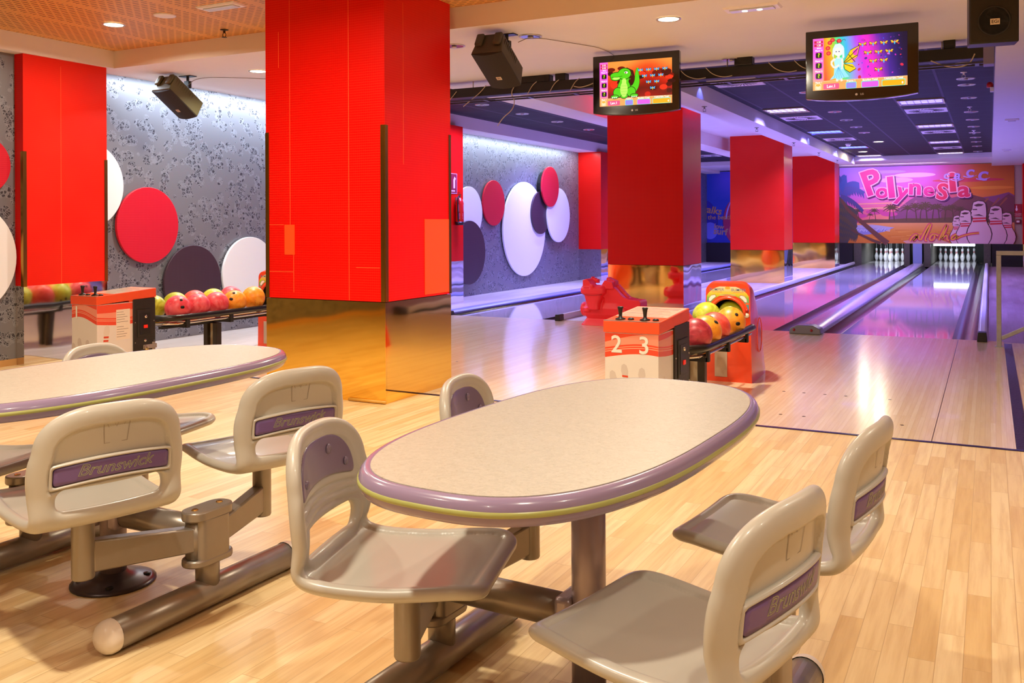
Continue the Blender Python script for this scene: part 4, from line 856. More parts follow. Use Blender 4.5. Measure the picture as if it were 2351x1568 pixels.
P.build('screen', I_screen, t, (-.345, -.0312, -.185), (.957, 0, 0), (0, 0, 1), .00002)

# ------------------------------------------------------------------ lane consoles
M_conw = mat('console_white', '#e6e2de', 0.45, var=0.03, vscale=20); M_conr = mat('console_orange', '#f0562a', 0.4, var=0.06, vscale=15); M_conb = mat('console_black', '#2a2622', 0.45, 0.2, var=0.25, vscale=25)
def console(loc, nums, lb, papers, w_=.155):
    t = thing('lane_console', lb, 'lane console', loc); D = .55; H = .585
    obj('cabinet', bx(-w_, w_, 0, D, 0, H), M_conw, t, bevel=.003)
    bm = B(); z0, z1 = H, .655; e = .008
    loft(bm, [[(-w_ - e, -e, z0), (w_ + e, -e, z0), (w_ + e, D + e, z0 + .025), (-w_ - e, D + e, z0 + .025)], [(-w_ - e, -e, z1 - .005), (w_ + e, -e, z1 - .005), (w_ + e, D + e, z1 + .028), (-w_ - e, D + e, z1 + .028)]])
    box(bm, -w_, w_, .3, D, H, H + .03); obj('lid', bm, M_conr, t, bevel=.004)
    sl = .033 / (D + 2 * e); ztop = lambda y: z1 - .005 + (y + e) * sl
    P = Print(); P.rect(-w_, .02, w_, .17, '#f0642c', 0); P.rect(-w_, .16, w_, D - .01, '#d8c8b0', 1)
    for k in range(9): P.rect(-w_ * .9, .19 + k * .036, w_ * (.5 + .4 * random.random()), .197 + k * .036, random.choice(['#9a7060', '#b89880', '#8a6a88']), 2)
    P.rect(-w_ - e, -e, w_ + e, .018, '#9a8a78', 1); P.build('top_print', I_gloss, t, (0, 0, ztop(0) + .0008), (1, 0, 0), (0, 1, sl), .0008)
    for x in (-.082, .062):
        j = obj('joystick', lathe(B(), [(.03, 0), (.028, .006), (.012, .012), (.009, .02), (.011, .04), (.014, .058), (.017, .068), (.014, .072), (0, .073)], 16, cap1=False), M_black, t, loc=(x, .05, ztop(.05)), smooth=True)
        obj('push_button', lathe(B(), [(.018, 0), (.018, .006), (.012, .012), (0, .013)], 14, cap1=False), M_black, t, loc=(x + .062, .05, ztop(.05)), smooth=True)
    # front artwork, wraps on to the right side
    def art(P, x0, x1, wave, side):
        P.rect(x0, 0.005, x1, H - .004, '#e6e2de', 0); n = 24; xs = [x0 + (x1 - x0) * k / n for k in range(n + 1)]
        P.poly([(x, wave(x)) for x in xs] + [(x1, H - .004), (x0, H - .004)], '#ee5034', 1)
        P.poly([(x, wave(x) + .055) for x in xs] + [(x, wave(x) + .085 + .03 * (x - x0) / (x1 - x0)) for x in reversed(xs)], '#f49a80', 2)
        for o_, c in ((.032, '#f8c0a0'), (.043, '#f8b090')): P.stroke([(x, wave(x) + o_) for x in xs], .0035, c, 3)
    def pinart(P, x, y, s, tilt, lay, c='#d2cac6'):
        b = [(-.12, 0), (-.16, .2), (-.10, .45), (-.055, .6), (-.06, .68), (-.085, .8), (-.06, .92), (0, .96), (.06, .92), (.085, .8), (.06, .68), (.055, .6), (.10, .45), (.16, .2), (.12, 0)]
        def T(q): return [(x + s * (a + tilt * d), y + s * d) for a, d in q]
        P.poly(T(b), c, lay)
        for d in (.585, .665): P.poly(T([(-.068, d), (.068, d - .008), (.068, d + .034), (-.068, d + .042)]), '#d84428', lay + 1)
    P = Print(); wv = (lambda x: .452 + .02 * sin((x + w_ * .75) * 9)) if len(nums) > 1 else (lambda x: .455 + .035 * cos((x + .06) * 11))
    art(P, -w_, w_, wv, 0)
    if len(nums) > 1:
        for x, s, tl, y in [(-.075, .25, -.16, .135), (-.02, .25, -.1, .175), (.06, .25, 0.0, .16)]: pinart(P, x, y, s, tl, 5)
    else:
        for x, s, tl, y in [(-.075, .30, -.18, .0), (-.04, .28, -.06, .06), (.03, .28, .02, .05)]: pinart(P, x, y, s, tl, 5)
        P.ell(.03, .02, .065, .075, '#3a3050', 9); P.ell(.018, .045, .02, .022, '#6a6088', 10)
    P.stroke([(-w_ + .01, .2), (-w_ + .02, .1), (-w_ + .05, .0)], .006, '#e89070', 4)
    P.build('front_print', I_gloss, t, (0, -.0006, 0), (1, 0, 0), (0, 0, 1), .0005)
    P = Print(); Ld = .33 if len(nums) < 2 else .26
    wv2 = lambda x: wv(w_) - .02 * sin(x * 6)
    art(P, 0, Ld, wv2, 1); pinart(P, .06, .02 if len(nums) > 1 else .1, .34, .1, 5, '#e0d6cc')
    if papers:
        P.rect(.175, .30, .305, .535, '#efe4d4', 8)
        for k in range(11):
            if k != 5: P.rect(.18, .513 - k * .019, .18 + .06 + .06 * random.random(), .516 - k * .019, '#7a6a5c', 9)
        for k in range(5): P.stroke([(.09, .13 - k * .02), (.32, .10 - k * .02)], .003, '#e0866a', 4)
    P.build('side_print', I_gloss, t, (w_ + .0006, 0, 0), (0, 1, 0), (0, 0, 1), .0005)
    for i, n in enumerate(nums):
        P = Print(); P.text(n, 0, 0, .135, '#c0a898', 0, 0, .012); P.text(n, -.002, .002, .135, '#f6eee6', 5, 0, .01)
        P.build('number', I_print, t, ([-.085, .075][i] if len(nums) > 1 else -.085, -.002, .515), (1, 0, 0), (0, 0, 1), .0006)
    d = obj('coin_door', bx(w_, w_ + .012, Ld, D - .005, 0.01, H + .02), M_conb, t, bevel=.003)
    yc_ = (Ld + D) / 2; q = (D - Ld) / 2
    obj('coin_panel', bx(w_ + .012, w_ + .018, yc_ - q * .68, yc_ + q * .6, .30, .52), M_conb, d, bevel=.003); obj('slot_plate', bx(w_ + .018, w_ + .021, yc_ - q * .48, yc_ + q * .45, .32, .49), M_black, d, bevel=.003)
    obj('coin_slot', bx(w_ + .021, w_ + .027, yc_ - .02, yc_ + .015, .37, .395), mat('slot_red', '#e02818', 0.3, emit='#ff2010', estr=.3), d)
    for z in (.46, .27): obj('lock', lathe(B(), [(.012, 0), (.012, .008), (.006, .010), (0, .010)], 14, cap0=False, cap1=False, axis='X'), M_chrome, d, loc=(w_ + .02 if z > .4 else w_ + .012, yc_, z), smooth=True)
    for y in (Ld + .015, D - .02):
        for z in (.12, .26, .42): obj('screw', lathe(B(), [(.005, 0), (.004, .003), (0, .003)], 8, cap0=False, cap1=False, axis='X'), M_steel, d, loc=(w_ + .012, y, z))
    if papers:
        bm = B(); box(bm, w_ + .012, w_ + .018, yc_ - .02, D + .004, .20, .235); box(bm, w_ + .012, w_ + .016, D - .04, D - .01, .185, .25); obj('hasp', bm, M_steel, d, bevel=.002)
        p = thing('padlock', 'small brass padlock on the hasp of the lane one console', 'padlock', (loc[0] + w_ + .026, loc[1] + yc_ + .005, loc[2] + .165))
        obj('lock_body', bx(-.008, .008, -.018, .018, 0, .036), mat('brass_padlock', '#b8862c', 0.3, 0.9), p, bevel=.003); obj('shackle', tube(B(), [(0, -.012, .03), (0, -.012, .052), (0, 0, .062), (0, .012, .052), (0, .012, .03)], .003, 8), M_chrome, p, smooth=True)
    return t
console((-1.755, 4.83, 0), ['2', '3'], 'white and orange lane console numbered 2 and 3 with two joysticks', False)
console((-6.165, 4.8, 0), ['1'], 'white and orange lane console numbered 1 with notices on its side', True, .14)

# ------------------------------------------------------------------ ball racks, ball return hoods, balls
M_hood = mat('red_orange_hood', '#f04a22', 0.28, coat=0.5, var=0.03); M_railb = mat('black_rubber_rail', '#1a1512', 0.28)
def rack(cx, lb):
    t = thing('ball_rack', lb, 'ball rack', (cx, 5.4, 0)); hw = .235
    pts = [(hw, 1.42, .425), (hw, .25, .425), (hw * .92, .12, .425), (hw * .55, .03, .425), (0, .0, .425), (-hw * .55, .03, .425), (-hw * .92, .12, .425), (-hw, .25, .425), (-hw, 1.42, .425)]
    obj('rail', tube(B(), smoothpath(pts, 2), .026, 12), M_railb, t, smooth=True)
    pts2 = [(p[0] * .94, p[1] + .015, .375) for p in pts]; obj('chrome_rail', tube(B(), smoothpath(pts2, 2), .010, 8), M_chrome, t, smooth=True)
    bm = B()
    for k in (-.21, -.11, -.01, .0, .1, .2): cyl(bm, (k, .08 + (.06 if abs(k) > .15 else 0), .372), (k, 1.42, .385), .008, 8)
    obj('track_bars', bm, M_chrome, t)
    bm = B(); 
    for y in (.22, .72, 1.25): box(bm, -hw, hw, y - .018, y + .018, .335, .362); box(bm, -hw - .01, -hw + .008, y - .018, y + .018, .335, .41); box(bm, hw - .008, hw + .01, y - .018, y + .018, .335, .41)
    box(bm, -.03, .03, .15, 1.42, .318, .337); obj('brackets', bm, M_darkmetal, t)
    for s in (-1, 1):
        l = obj('leg', bx(s * .055 - .025, s * .055 + .025, .70, .76, 0, .32), mat('bronze_post', '#3a3228', 0.4, 0.4), t, bevel=.004)
    obj('post_panel', bx(-.03, .03, .735, .745, 0, .32), mat('cream_post_panel', '#d8c8a4', 0.4), t)
rack(-1.78, 'black railed ball rack between console 2-3 and the red hood'); rack(-6.18, 'black railed ball rack behind the lane one console')
def hood(cx, lb):
    t = thing('ball_return', lb, 'ball return', (cx, 6.9, 0)); w_ = .178
    def outline(k, h, r):
        return [(-w_ * k, 0), (w_ * k, 0)] + [(w_ * k * .93 - r + r * cos(radians(a)), h - r + r * sin(radians(a))) for a in range(0, 91, 15)] + [(-w_ * k * .93 + r - r * cos(radians(a)), h - r + r * sin(radians(a))) for a in range(90, -1, -15)]
    prof = [(0, 1, .735, .06), (.05, 1, .752, .07), (.13, 1, .735, .08), (.22, .98, .66, .09), (.33, .95, .55, .1), (.43, .92, .44, .1), (.53, .88, .31, .09), (.60, .84, .18, .08), (.63, .8, .08, .06)]
    bm = B(); rings = [[(x, y, z) for x, z in outline(k, h, r)] for y, k, h, r in prof]; loft(bm, rings, True, False, True)
    # front plate with an arched mouth
    out = outline(1, .735, .06); ov = [bm.verts.new((x, 0, z)) for x, z in out]
    mouth = [(.115, .36)] + [(.128 * cos(radians(a)), .50 + .128 * sin(radians(a))) for a in range(0, 181, 12)] + [(-.115, .36)]
    mv = [bm.verts.new((x, 0, z)) for x, z in mouth]
    e1 = [bm.edges.new((ov[i], ov[(i + 1) % len(ov)])) for i in range(len(ov))]; e2 = [bm.edges.new((mv[i], mv[(i + 1) % len(mv)])) for i in range(len(mv))]
    bmesh.ops.triangle_fill(bm, use_beauty=True, use_dissolve=False, edges=e1 + e2)
    bmesh.ops.remove_doubles(bm, verts=bm.verts, dist=.0005); bmesh.ops.recalc_face_normals(bm, faces=bm.faces)
    obj('shell', bm, M_hood, t, auto=35)
    bm = B(); loft(bm, [[(x, -.0, z) for x, z in mouth], [(x * .96, .22, z * .98) for x, z in mouth]], True, False, True); obj('mouth_lining', bm, mat('mouth_black', '#1a0f08', 0.7), t, smooth=True)
    rim = [(x * 1.0, -.002, z) for x, z in mouth]; obj('mouth_rim', tube(B(), [(x, -.004, z) for x, z in mouth[1:-1]], .012, 8), M_hood, t, smooth=True)
    P = Print(); pts = []
    def arch(u, v): a = radians(175 - 170 * u); r0, r1 = .152, .2; r = r0 + (.2 - r0) * v; x = max(-.158, min(.158, 1.05 * r * cos(a))); z = min(.712, .50 + r * sin(a) * (1 + .12 * v)); return x, z
    n = 20; vs = []; cs = []; fs = []
    for j in range(7):
        for i in range(n + 1): vs.append(arch(i / n, j / 6)); z = vs[-1][1]; cs.append(grad([(.5, '#f080a0'), (.54, '#5070c8'), (.585, '#48b0a0'), (.62, '#60c050'), (.66, '#f0d030'), (.70, '#f0e0a0'), (.73, '#c8d8e8')], z))
    for j in range(6):
        for i in range(n): a = j * (n + 1) + i; fs.append((a, a + 1, a + n + 2, a + n + 1))
    P.add(vs, fs, cs, 0)
    for s in (-1, 1):
        P.text('BUMPER', s * .082, .688, .030, '#7080a8', 2, 0, .01); P.rect(s * .082 - .04, .668, s * .082 + .04, .673, '#e8a060', 2)
        hx = s * .115; P.poly([(hx + s * .03, .595), (hx + s * .012, .598), (hx - s * .004, .615), (hx - s * .03, .635), (hx - s * .02, .652), (hx + s * .01, .645), (hx + s * .03, .62)], '#b07060', 2); P.poly([(hx + s * .027, .598), (hx + s * .013, .601), (hx - s * .002, .617), (hx - s * .026, .636), (hx - s * .018, .648), (hx + s * .009, .642), (hx + s * .027, .62)], '#fff8f0', 3); P.ell(hx + s * .03, .588, .013, .008, '#f07040', 3)
    P.ell(0, .692, .022, .016, '#f8d890', 2); P.ell(0, .703, .02, .01, '#e8b040', 3)
    for k in (.652, .642): P.rect(-.06, k, .06, k + .004, '#c8d8a0', 2)
    P.build('sticker', I_gloss, t, (0, -.0008, 0), (1, 0, 0), (0, 0, 1), .0006)
    obj('hatch', bx(-.10, -.005, -.006, .0, .035, .25), mat('worn_hatch', '#c8b4a0', 0.4, 0.2, var=0.25, vscale=14), t, bevel=.004)
    obj('red_button', lathe(B(), [(.013, 0), (.013, .006), (.008, .010), (0, .010)], 14, cap0=False, cap1=False, axis='Y'), mat('red_button', '#b01c10', 0.25), t, loc=(.143, -.001, .535), smooth=True)
    obj('key_switch', lathe(B(), [(.018, 0), (.018, .006), (.010, .010), (0, .010)], 16, cap0=False, cap1=False, axis='Y'), mat('cream_plastic', '#ece0c8', 0.35), t, loc=(.143, -.001, .502), smooth=True)
    bm = B(); pts = [(w_ * (.985 - .13 * (.1 + .09 * cos(a))), .28 + .09 * cos(a), .33 + .13 * sin(a)) for a in [2 * pi * k / 24 for k in range(24)]]; obj('side_ring', tube(bm, pts, .004, 6, closed=True), M_hood, t, smooth=True)
    return t
hood(-1.745, 'red orange ball return hood with BUMPER sticker behind the rack of lanes 2 and 3'); hood(-6.18, 'red orange ball return hood partly hidden by the wide pillar')
def ballmat(name, c1, c2, c3):
    g = N(name); tc = g.n('TexCoord'); oi = g.n('ObjectInfo'); ad = g.n('VectorMath', operation='ADD'); cb = g.n('CombineXYZ'); g.l(oi.outputs['Random'], cb.inputs[0]); sc = g.n('VectorMath', operation='SCALE'); sc.inputs['Scale'].default_value = 5.0; g.l(cb.outputs[0], sc.inputs[0])
    g.l(tc.outputs['Object'], ad.inputs[0]); g.l(sc.outputs[0], ad.inputs[1])
    no = g.n('TexNoise', Scale=9.0, Detail=4.0, Distortion=2.2); g.l(ad.outputs[0], no.inputs['Vector']); n2 = g.n('TexNoise', Scale=34.0, Detail=3.0, Distortion=1.2); g.l(ad.outputs[0], n2.inputs['Vector'])
    base = g.mix(g.ramp(no.outputs['Fac'], .38, .62), c1, c2); base = g.mix(g.math('MULTIPLY', g.ramp(n2.outputs['Fac'], .62, .72), .5), base, c3)
    g.l(base, g.b.inputs['Base Color']); g.b.inputs['Roughness'].default_value = 0.38; g.b.inputs['Coat Weight'].default_value = 0.08; return g.m
BM = dict(red=ballmat('red_ball', '#d83a48', '#e8606a', '#a01828'), dark=ballmat('dark_red_ball', '#a02030', '#c84450', '#5c1020'), green=ballmat('green_ball', '#a4ac1c', '#c4cc40', '#5c6418'), orange=ballmat('orange_ball', '#f08a18', '#f8a830', '#b05810'), coral=ballmat('coral_ball', '#e8483c', '#f06858', '#901c20'))
BR = .106
def ballmesh(m):
    bm = B(); bmesh.ops.create_uvsphere(bm, u_segments=36, v_segments=20, radius=BR); return new_mesh('ball_body', bm, m, True)
BME = {k: ballmesh(m) for k, m in BM.items()}
hole_me = new_mesh('finger_hole', lathe(B(), [(.0125, -.004), (.0125, .0012), (0, .0012)], 14, cap0=False, cap1=False), mat('hole_black', '#120808', 0.8), True)
def ball(x, y, z, k, rot, lb, grp):
    t = thing('bowling_ball', lb, 'bowling ball', (x, y, z), group=grp, rot=rot); obj('ball_body', BME[k], None, t)
    for a, b in ((10, -14), (10, 14), (-26, 0)):
        R = Matrix.Rotation(radians(b), 4, 'Y') @ Matrix.Rotation(radians(90 + a), 4, 'X'); h = obj('finger_hole', hole_me, None, t); h.matrix_local = R @ Matrix.Translation((0, 0, BR - .0004))
G2 = 'balls on the rack of lanes 2 and 3'; G1 = 'balls on the lane one rack'
for x, y, z, k, rot, lb in [(-1.63, 5.64, .492, 'dark', (2.2, .5, 0), 'dark red marbled ball at the front of the rack of lanes 2 and 3'), (-1.63, 5.87, .49, 'orange', (-.9, .3, 1.0), 'orange ball second in the front row beside console 2-3'), (-1.63, 6.09, .492, 'coral', (2.5, 1.2, .3), 'coral red ball between two orange ones'),
                             (-1.63, 6.52, .49, 'orange', (-.15, .0, .75), 'orange ball with finger holes nearest the red hood'), (-1.84, 5.75, .495, 'dark', (2, .3, .3), 'dark red ball in back row just above the console corner'), (-1.84, 5.98, .515, 'dark', (2.4, 2, .4), 'dark red ball in the back row beside the green one'), (-1.86, 6.74, .50, 'green', (1.9, 1, 0), 'light green ball at the mouth of the red hood'), (-1.73, 6.98, .50, 'green', (2.5, 2, 2), 'dark green ball inside the mouth of the red hood')]: ball(x, y, z, k, rot, lb, G2)
for x, y, z, k, rot, lb in [(-6.06, 5.62, .495, 'red', (-.3, 0, 1.2), 'pinkish red ball, first in the front row of the lane one rack'), (-6.06, 5.84, .495, 'red', (2, 1, .5), 'pinkish red ball, second in the front row of lane one'), (-6.06, 6.06, .495, 'red', (2.3, .2, 2), 'pinkish red ball, third in the front row of lane one'), (-6.06, 6.28, .495, 'orange', (-.5, .2, .4), 'orange ball with finger holes, fourth in the lane one front row'), (-6.06, 6.52, .515, 'orange', (2.6, .1, .9), 'orange ball at the mouth of the hidden lane one hood'),
                             (-6.28, 5.56, .495, 'green', (-.1, .3, .7), 'light green ball right behind the lane one console'), (-6.27, 5.79, .505, 'green', (2, 2, 1), 'green ball peeping over the first red ball of lane one'), (-6.27, 6.01, .508, 'coral', (1.5, 2, 3), 'coral ball peeping over the second red ball of lane one'), (-6.27, 6.23, .508, 'green', (2.2, 1, 1), 'green ball peeping over the third red ball of lane one'), (-6.27, 6.45, .515, 'red', (2, 2, 0), 'red ball peeping over the orange ball of lane one')]: ball(x, y, z, k, rot, lb, G1)

# ------------------------------------------------------------------ dinosaur shaped ball ramp
t = thing('ball_ramp', 'bright red plastic dinosaur shaped ball ramp at the foul line', 'ball ramp', (-3.98, 10.15, 0))
bm = B()
def rr(w_, d, z, cx=0, cy=0, r=.05): return [(cx + x, cy + y, z) for x, y in rrect(w_, d, r, 4)]
loft(bm, [rr(.62, .30, .0, .02), rr(.58, .27, .03, .02), rr(.48, .22, .075, .0), rr(.46, .2, .10)])
loft(bm, [rr(.44, .22, .08), rr(.54, .28, .13), rr(.54, .29, .20, r=.09), rr(.46, .24, .265, r=.08), rr(.30, .18, .31)])
cyl(bm, (-.29, -.02, .18), (-.2, -.02, .18), .085, 20); cyl(bm, (-.31, -.02, .18), (-.29, -.02, .18), .07, 20, .085)
hx = -.115
loft(bm, [rr(.12, .12, .19, hx + .02, -.16, .03), rr(.16, .16, .26, hx, -.13, .04), rr(.22, .18, .345, hx, -.11, .05), rr(.24, .18, .375, hx, -.11, .05)])
loft(bm, [rr(.25, .20, .36, hx, -.10, .05), rr(.30, .24, .38, hx, -.10, .05), rr(.31, .25, .43, hx, -.09, .06), rr(.28, .2, .465, hx, -.08, .05)])
prism(bm, [(-.235, .43), (-.235, .53), (-.19, .545), (-.15, .51), (-.115, .46), (-.10, .43)], -.19, -.03); prism(bm, [(-.06, .43), (-.02, .47), (.02, .53), (.115, .51), (.13, .43)], -.15, .04)
for k in range(4): prism(bm, [(.015 + k * .028, .48), (.02 + k * .028, .56 - k * .012), (.038 + k * .028, .56 - k * .012), (.042 + k * .028, .47)], -.08, .04)
for k in range(3): prism(bm, [(-.21 + k * .032, .5), (-.20 + k * .032, .56 - k * .014), (-.18 + k * .032, .56 - k * .014), (-.175 + k * .032, .48)], -.02, .05)
loft(bm, [[(x + a, y, z) for a, y in ((-.09, -.10), (.09, -.10), (.09, .10), (-.09, .10))] for x, z in ((.02, .15), (.02, .3), (.03, .45))])
prism(bm, [(.0, .46), (.11, .46), (.15, .43), (.20, .375), (.25, .33), (.33, .31), (.43, .305), (.445, .28), (.445, .20), (.36, .20), (.30, .1), (.0, .1)], -.12, .12)
for k in range(6): x = .125 + k * .024; z = .45 - k * .026; prism(bm, [(x - .012, z - .03), (x + .02, z + .03), (x + .038, z - .005), (x + .02, z - .06)], -.02, .04)
lathe(bm, [(0, .49), (.02, .48), (.026, .46), (.02, .43)], 12, (hx, -.20, 0))
for s in (-1, 1): lathe(bm, [(0, .06), (.06, .045), (.07, .0)], 12, (.24 if s > 0 else -.2, -.10, .16))
bmesh.ops.recalc_face_normals(bm, faces=bm.faces)
o = obj('body', bm, mat('red_polyethylene', '#ff2c38', 0.42), t, smooth=True)
md = o.modifiers.new('fuse', 'REMESH'); md.mode = 'VOXEL'; md.voxel_size = .0065; md.use_smooth_shade = True
md = o.modifiers.new('soften', 'SMOOTH'); md.factor = .5; md.iterations = 2
P = Print(); P.stroke([(-.25, .372), (-.17, .358), (-.06, .358), (.02, .372)], .004, '#7a0c14', 0, None, 2)
P.build('mouth_line', I_print, t, (0, -.226, 0), (1, 0, 0), (0, 0, 1))

# ------------------------------------------------------------------ extinguisher, signs, handrail
t = thing('fire_extinguisher', 'red fire extinguisher hanging on the red wall pier', 'fire extinguisher', (-7.03, 11.93, 1.17))
bm = B(); lathe(bm, [(.0, .02), (.06, .02), (.062, .04), (.062, .32), (.05, .37), (.022, .39), (.02, .41)], 22, cap0=False); obj('cylinder', bm, mat('extinguisher_red', '#c8201c', 0.2, coat=0.5), t, smooth=True)
obj('foot_ring', lathe(B(), [(.058, 0), (.064, .0), (.064, .05), (.058, .05)], 22), M_black, t, smooth=True)
bm = B(); cyl(bm, (0, 0, .41), (0, 0, .45), .016, 10); box(bm, -.012, .012, -.06, .03, .45, .462); box(bm, -.01, .01, -.07, .0, .475, .485); obj('valve', bm, M_chrome, t)
obj('hose', tube(B(), smoothpath([(.0, -.02, .43), (.02, -.08, .42), (.02, -.095, .3), (.02, -.08, .06)], 2), .011, 8), M_black, t, smooth=True)
P = Print(); P.rect(-.045, .2, .045, .31, '#d8c8d8', 0); P.rect(-.045, .08, .045, .19, '#6a4a90', 0)
for k in range(5): P.rect(-.035, .215 + k * .018, .035, .224 + k * .018, '#a02838', 1)
for k in range(4): P.rect(-.035, .095 + k * .022, .02, .102 + k * .022, '#d8d0e8', 1)
P.build('label_print', I_print, t, (.0, 0, 0), (0, 1, 0), (0, 0, 1), .0005, fn=lambda x, y, o: Vector(((.0632 + o) * cos(x / .063 - .55), (.0632 + o) * sin(x / .063 - .55), y)))
obj('wall_hook', bx(-.07, -.055, -.02, .02, .3, .42), M_steel, t)
t = thing('wall_sign', 'red extinguisher sign plate above the fire extinguisher', 'sign', (-7.097, 11.86, 1.64)); obj('plate', bx(-.003, .003, -.1, .1, 0, .3), mat('sign_red', '#7a2030', 0.4), t)
P = Print(); P.rect(-.1, 0, .1, .3, '#d8c0c8', 0); P.rect(-.093, .007, .093, .293, '#86222e', 1); P.stroke([(.02, .08), (.02, .2), (.05, .24)], .05, '#e0c8d0', 2); P.rect(-.06, .03, .04, .05, '#e0c8d0', 2); P.build('symbol', I_print, t, (.0035, 0, 0), (0, 1, 0), (0, 0, 1))
t = thing('wall_sign', 'red alarm push sign on the end wall right of the mural', 'sign', (0.66, 27.615, 1.42)); obj('plate', bx(-.09, .09, -.006, .0, -.12, .22), mat('sign_red', '#7a2030', 0.4), t)
P = Print(); P.rect(-.09, -.12, .09, .22, '#b02838', 0); P.ell(-.03, .08, .025, .04, '#f0e8f0', 1); P.stroke([(-.03, .1), (-.03, .18)], .022, '#f0e8f0', 1); P.text('PULSAR', 0, -.04, .05, '#f0d8e0', 1); P.text('EN ALARMA', 0, -.085, .034, '#f0d8e0', 1); P.build('symbol', I_print, t, (0, -.0065, 0), (1, 0, 0), (0, 0, 1))
t = thing('call_point', 'small alarm call point box under the push sign', 'alarm', (0.66, 27.6, 1.12)); obj('box', bx(-.06, .06, -.04, .02, 0, .12), mat('call_point_red', '#7a1c2c', 0.4), t, bevel=.006); obj('glass', bx(-.035, .035, -.042, -.04, .04, .09), M_rosette, t)
t = thing('handrail', 'worn square tube handrail between the walkway and the seating area', 'handrail', (0.075, 9.91, 0)); M_hr = mat('worn_steel_tube', '#a8a4a2', 0.45, 0.15, var=0.25, vscale=18)
obj('post', bx(-.021, .021, -.021, .021, .0, .87), M_hr, t, bevel=.004); obj('top_bar', bx(-.021, 1.6, -.021, .021, .871, .913), M_hr, t, bevel=.004)
obj('lower_bar', bx(0, 1.7, -.016, .016, -.018, .018), M_hr, t, bevel=.004, loc=(.021, 0, .085), rot=(0, radians(-28), 0)); obj('foot_plate', bx(-.035, .035, -.035, .035, 0, .008), M_hr, t); obj('post', bx(1.56, 1.602, -.021, .021, 0, .87), M_hr, t, bevel=.004)
# ------------------------------------------------------------------ tables with a sled base
def tabletop_mat():
    g = N('speckled_laminate'); tc = g.n('TexCoord'); no = g.n('TexNoise', Scale=55.0, Detail=6.0, Roughness=0.75, Distortion=1.5); g.l(tc.outputs['Object'], no.inputs['Vector'])
    n2 = g.n('TexNoise', Scale=140.0, Detail=3.0, Distortion=1.0); g.l(tc.outputs['Object'], n2.inputs['Vector'])
    base = g.mix(g.ramp(no.outputs['Fac'], .4, .65), '#b8b1a3', '#a9a294'); base = g.mix(g.math('MULTIPLY', g.ramp(n2.outputs['Fac'], .6, .68), .45), base, '#94866a'); base = g.mix(g.math('MULTIPLY', g.ramp(no.outputs['Color'], .3, .28), .5), base, '#c0a8b0')
    g.l(base, g.b.inputs['Base Color']); g.b.inputs['Roughness'].default_value = 0.42; return g.m
M_top = tabletop_mat(); M_edge = mat('mauve_edging', '#8e7c9a', 0.22, coat=0.3); M_green = mat('lime_stripe', '#a4a660', 0.3); M_frame = mat('pewter_tube', '#94897e', 0.32, 0.5, var=0.05, vscale=40); M_dark = mat('plum_post', '#a4969e', 0.34, 0.5); M_capw = mat('white_cap', '#e8dcd0', 0.3)
TH = .71
def sup(a, b, n=64, e=2.75):
    out = []
    for k in range(n):
        t = 2 * pi * k / n; c, s = cos(t), sin(t); out.append((a * abs(c) ** (2 / e) * (1 if c >= 0 else -1), b * abs(s) ** (2 / e) * (1 if s >= 0 else -1)))
    return out
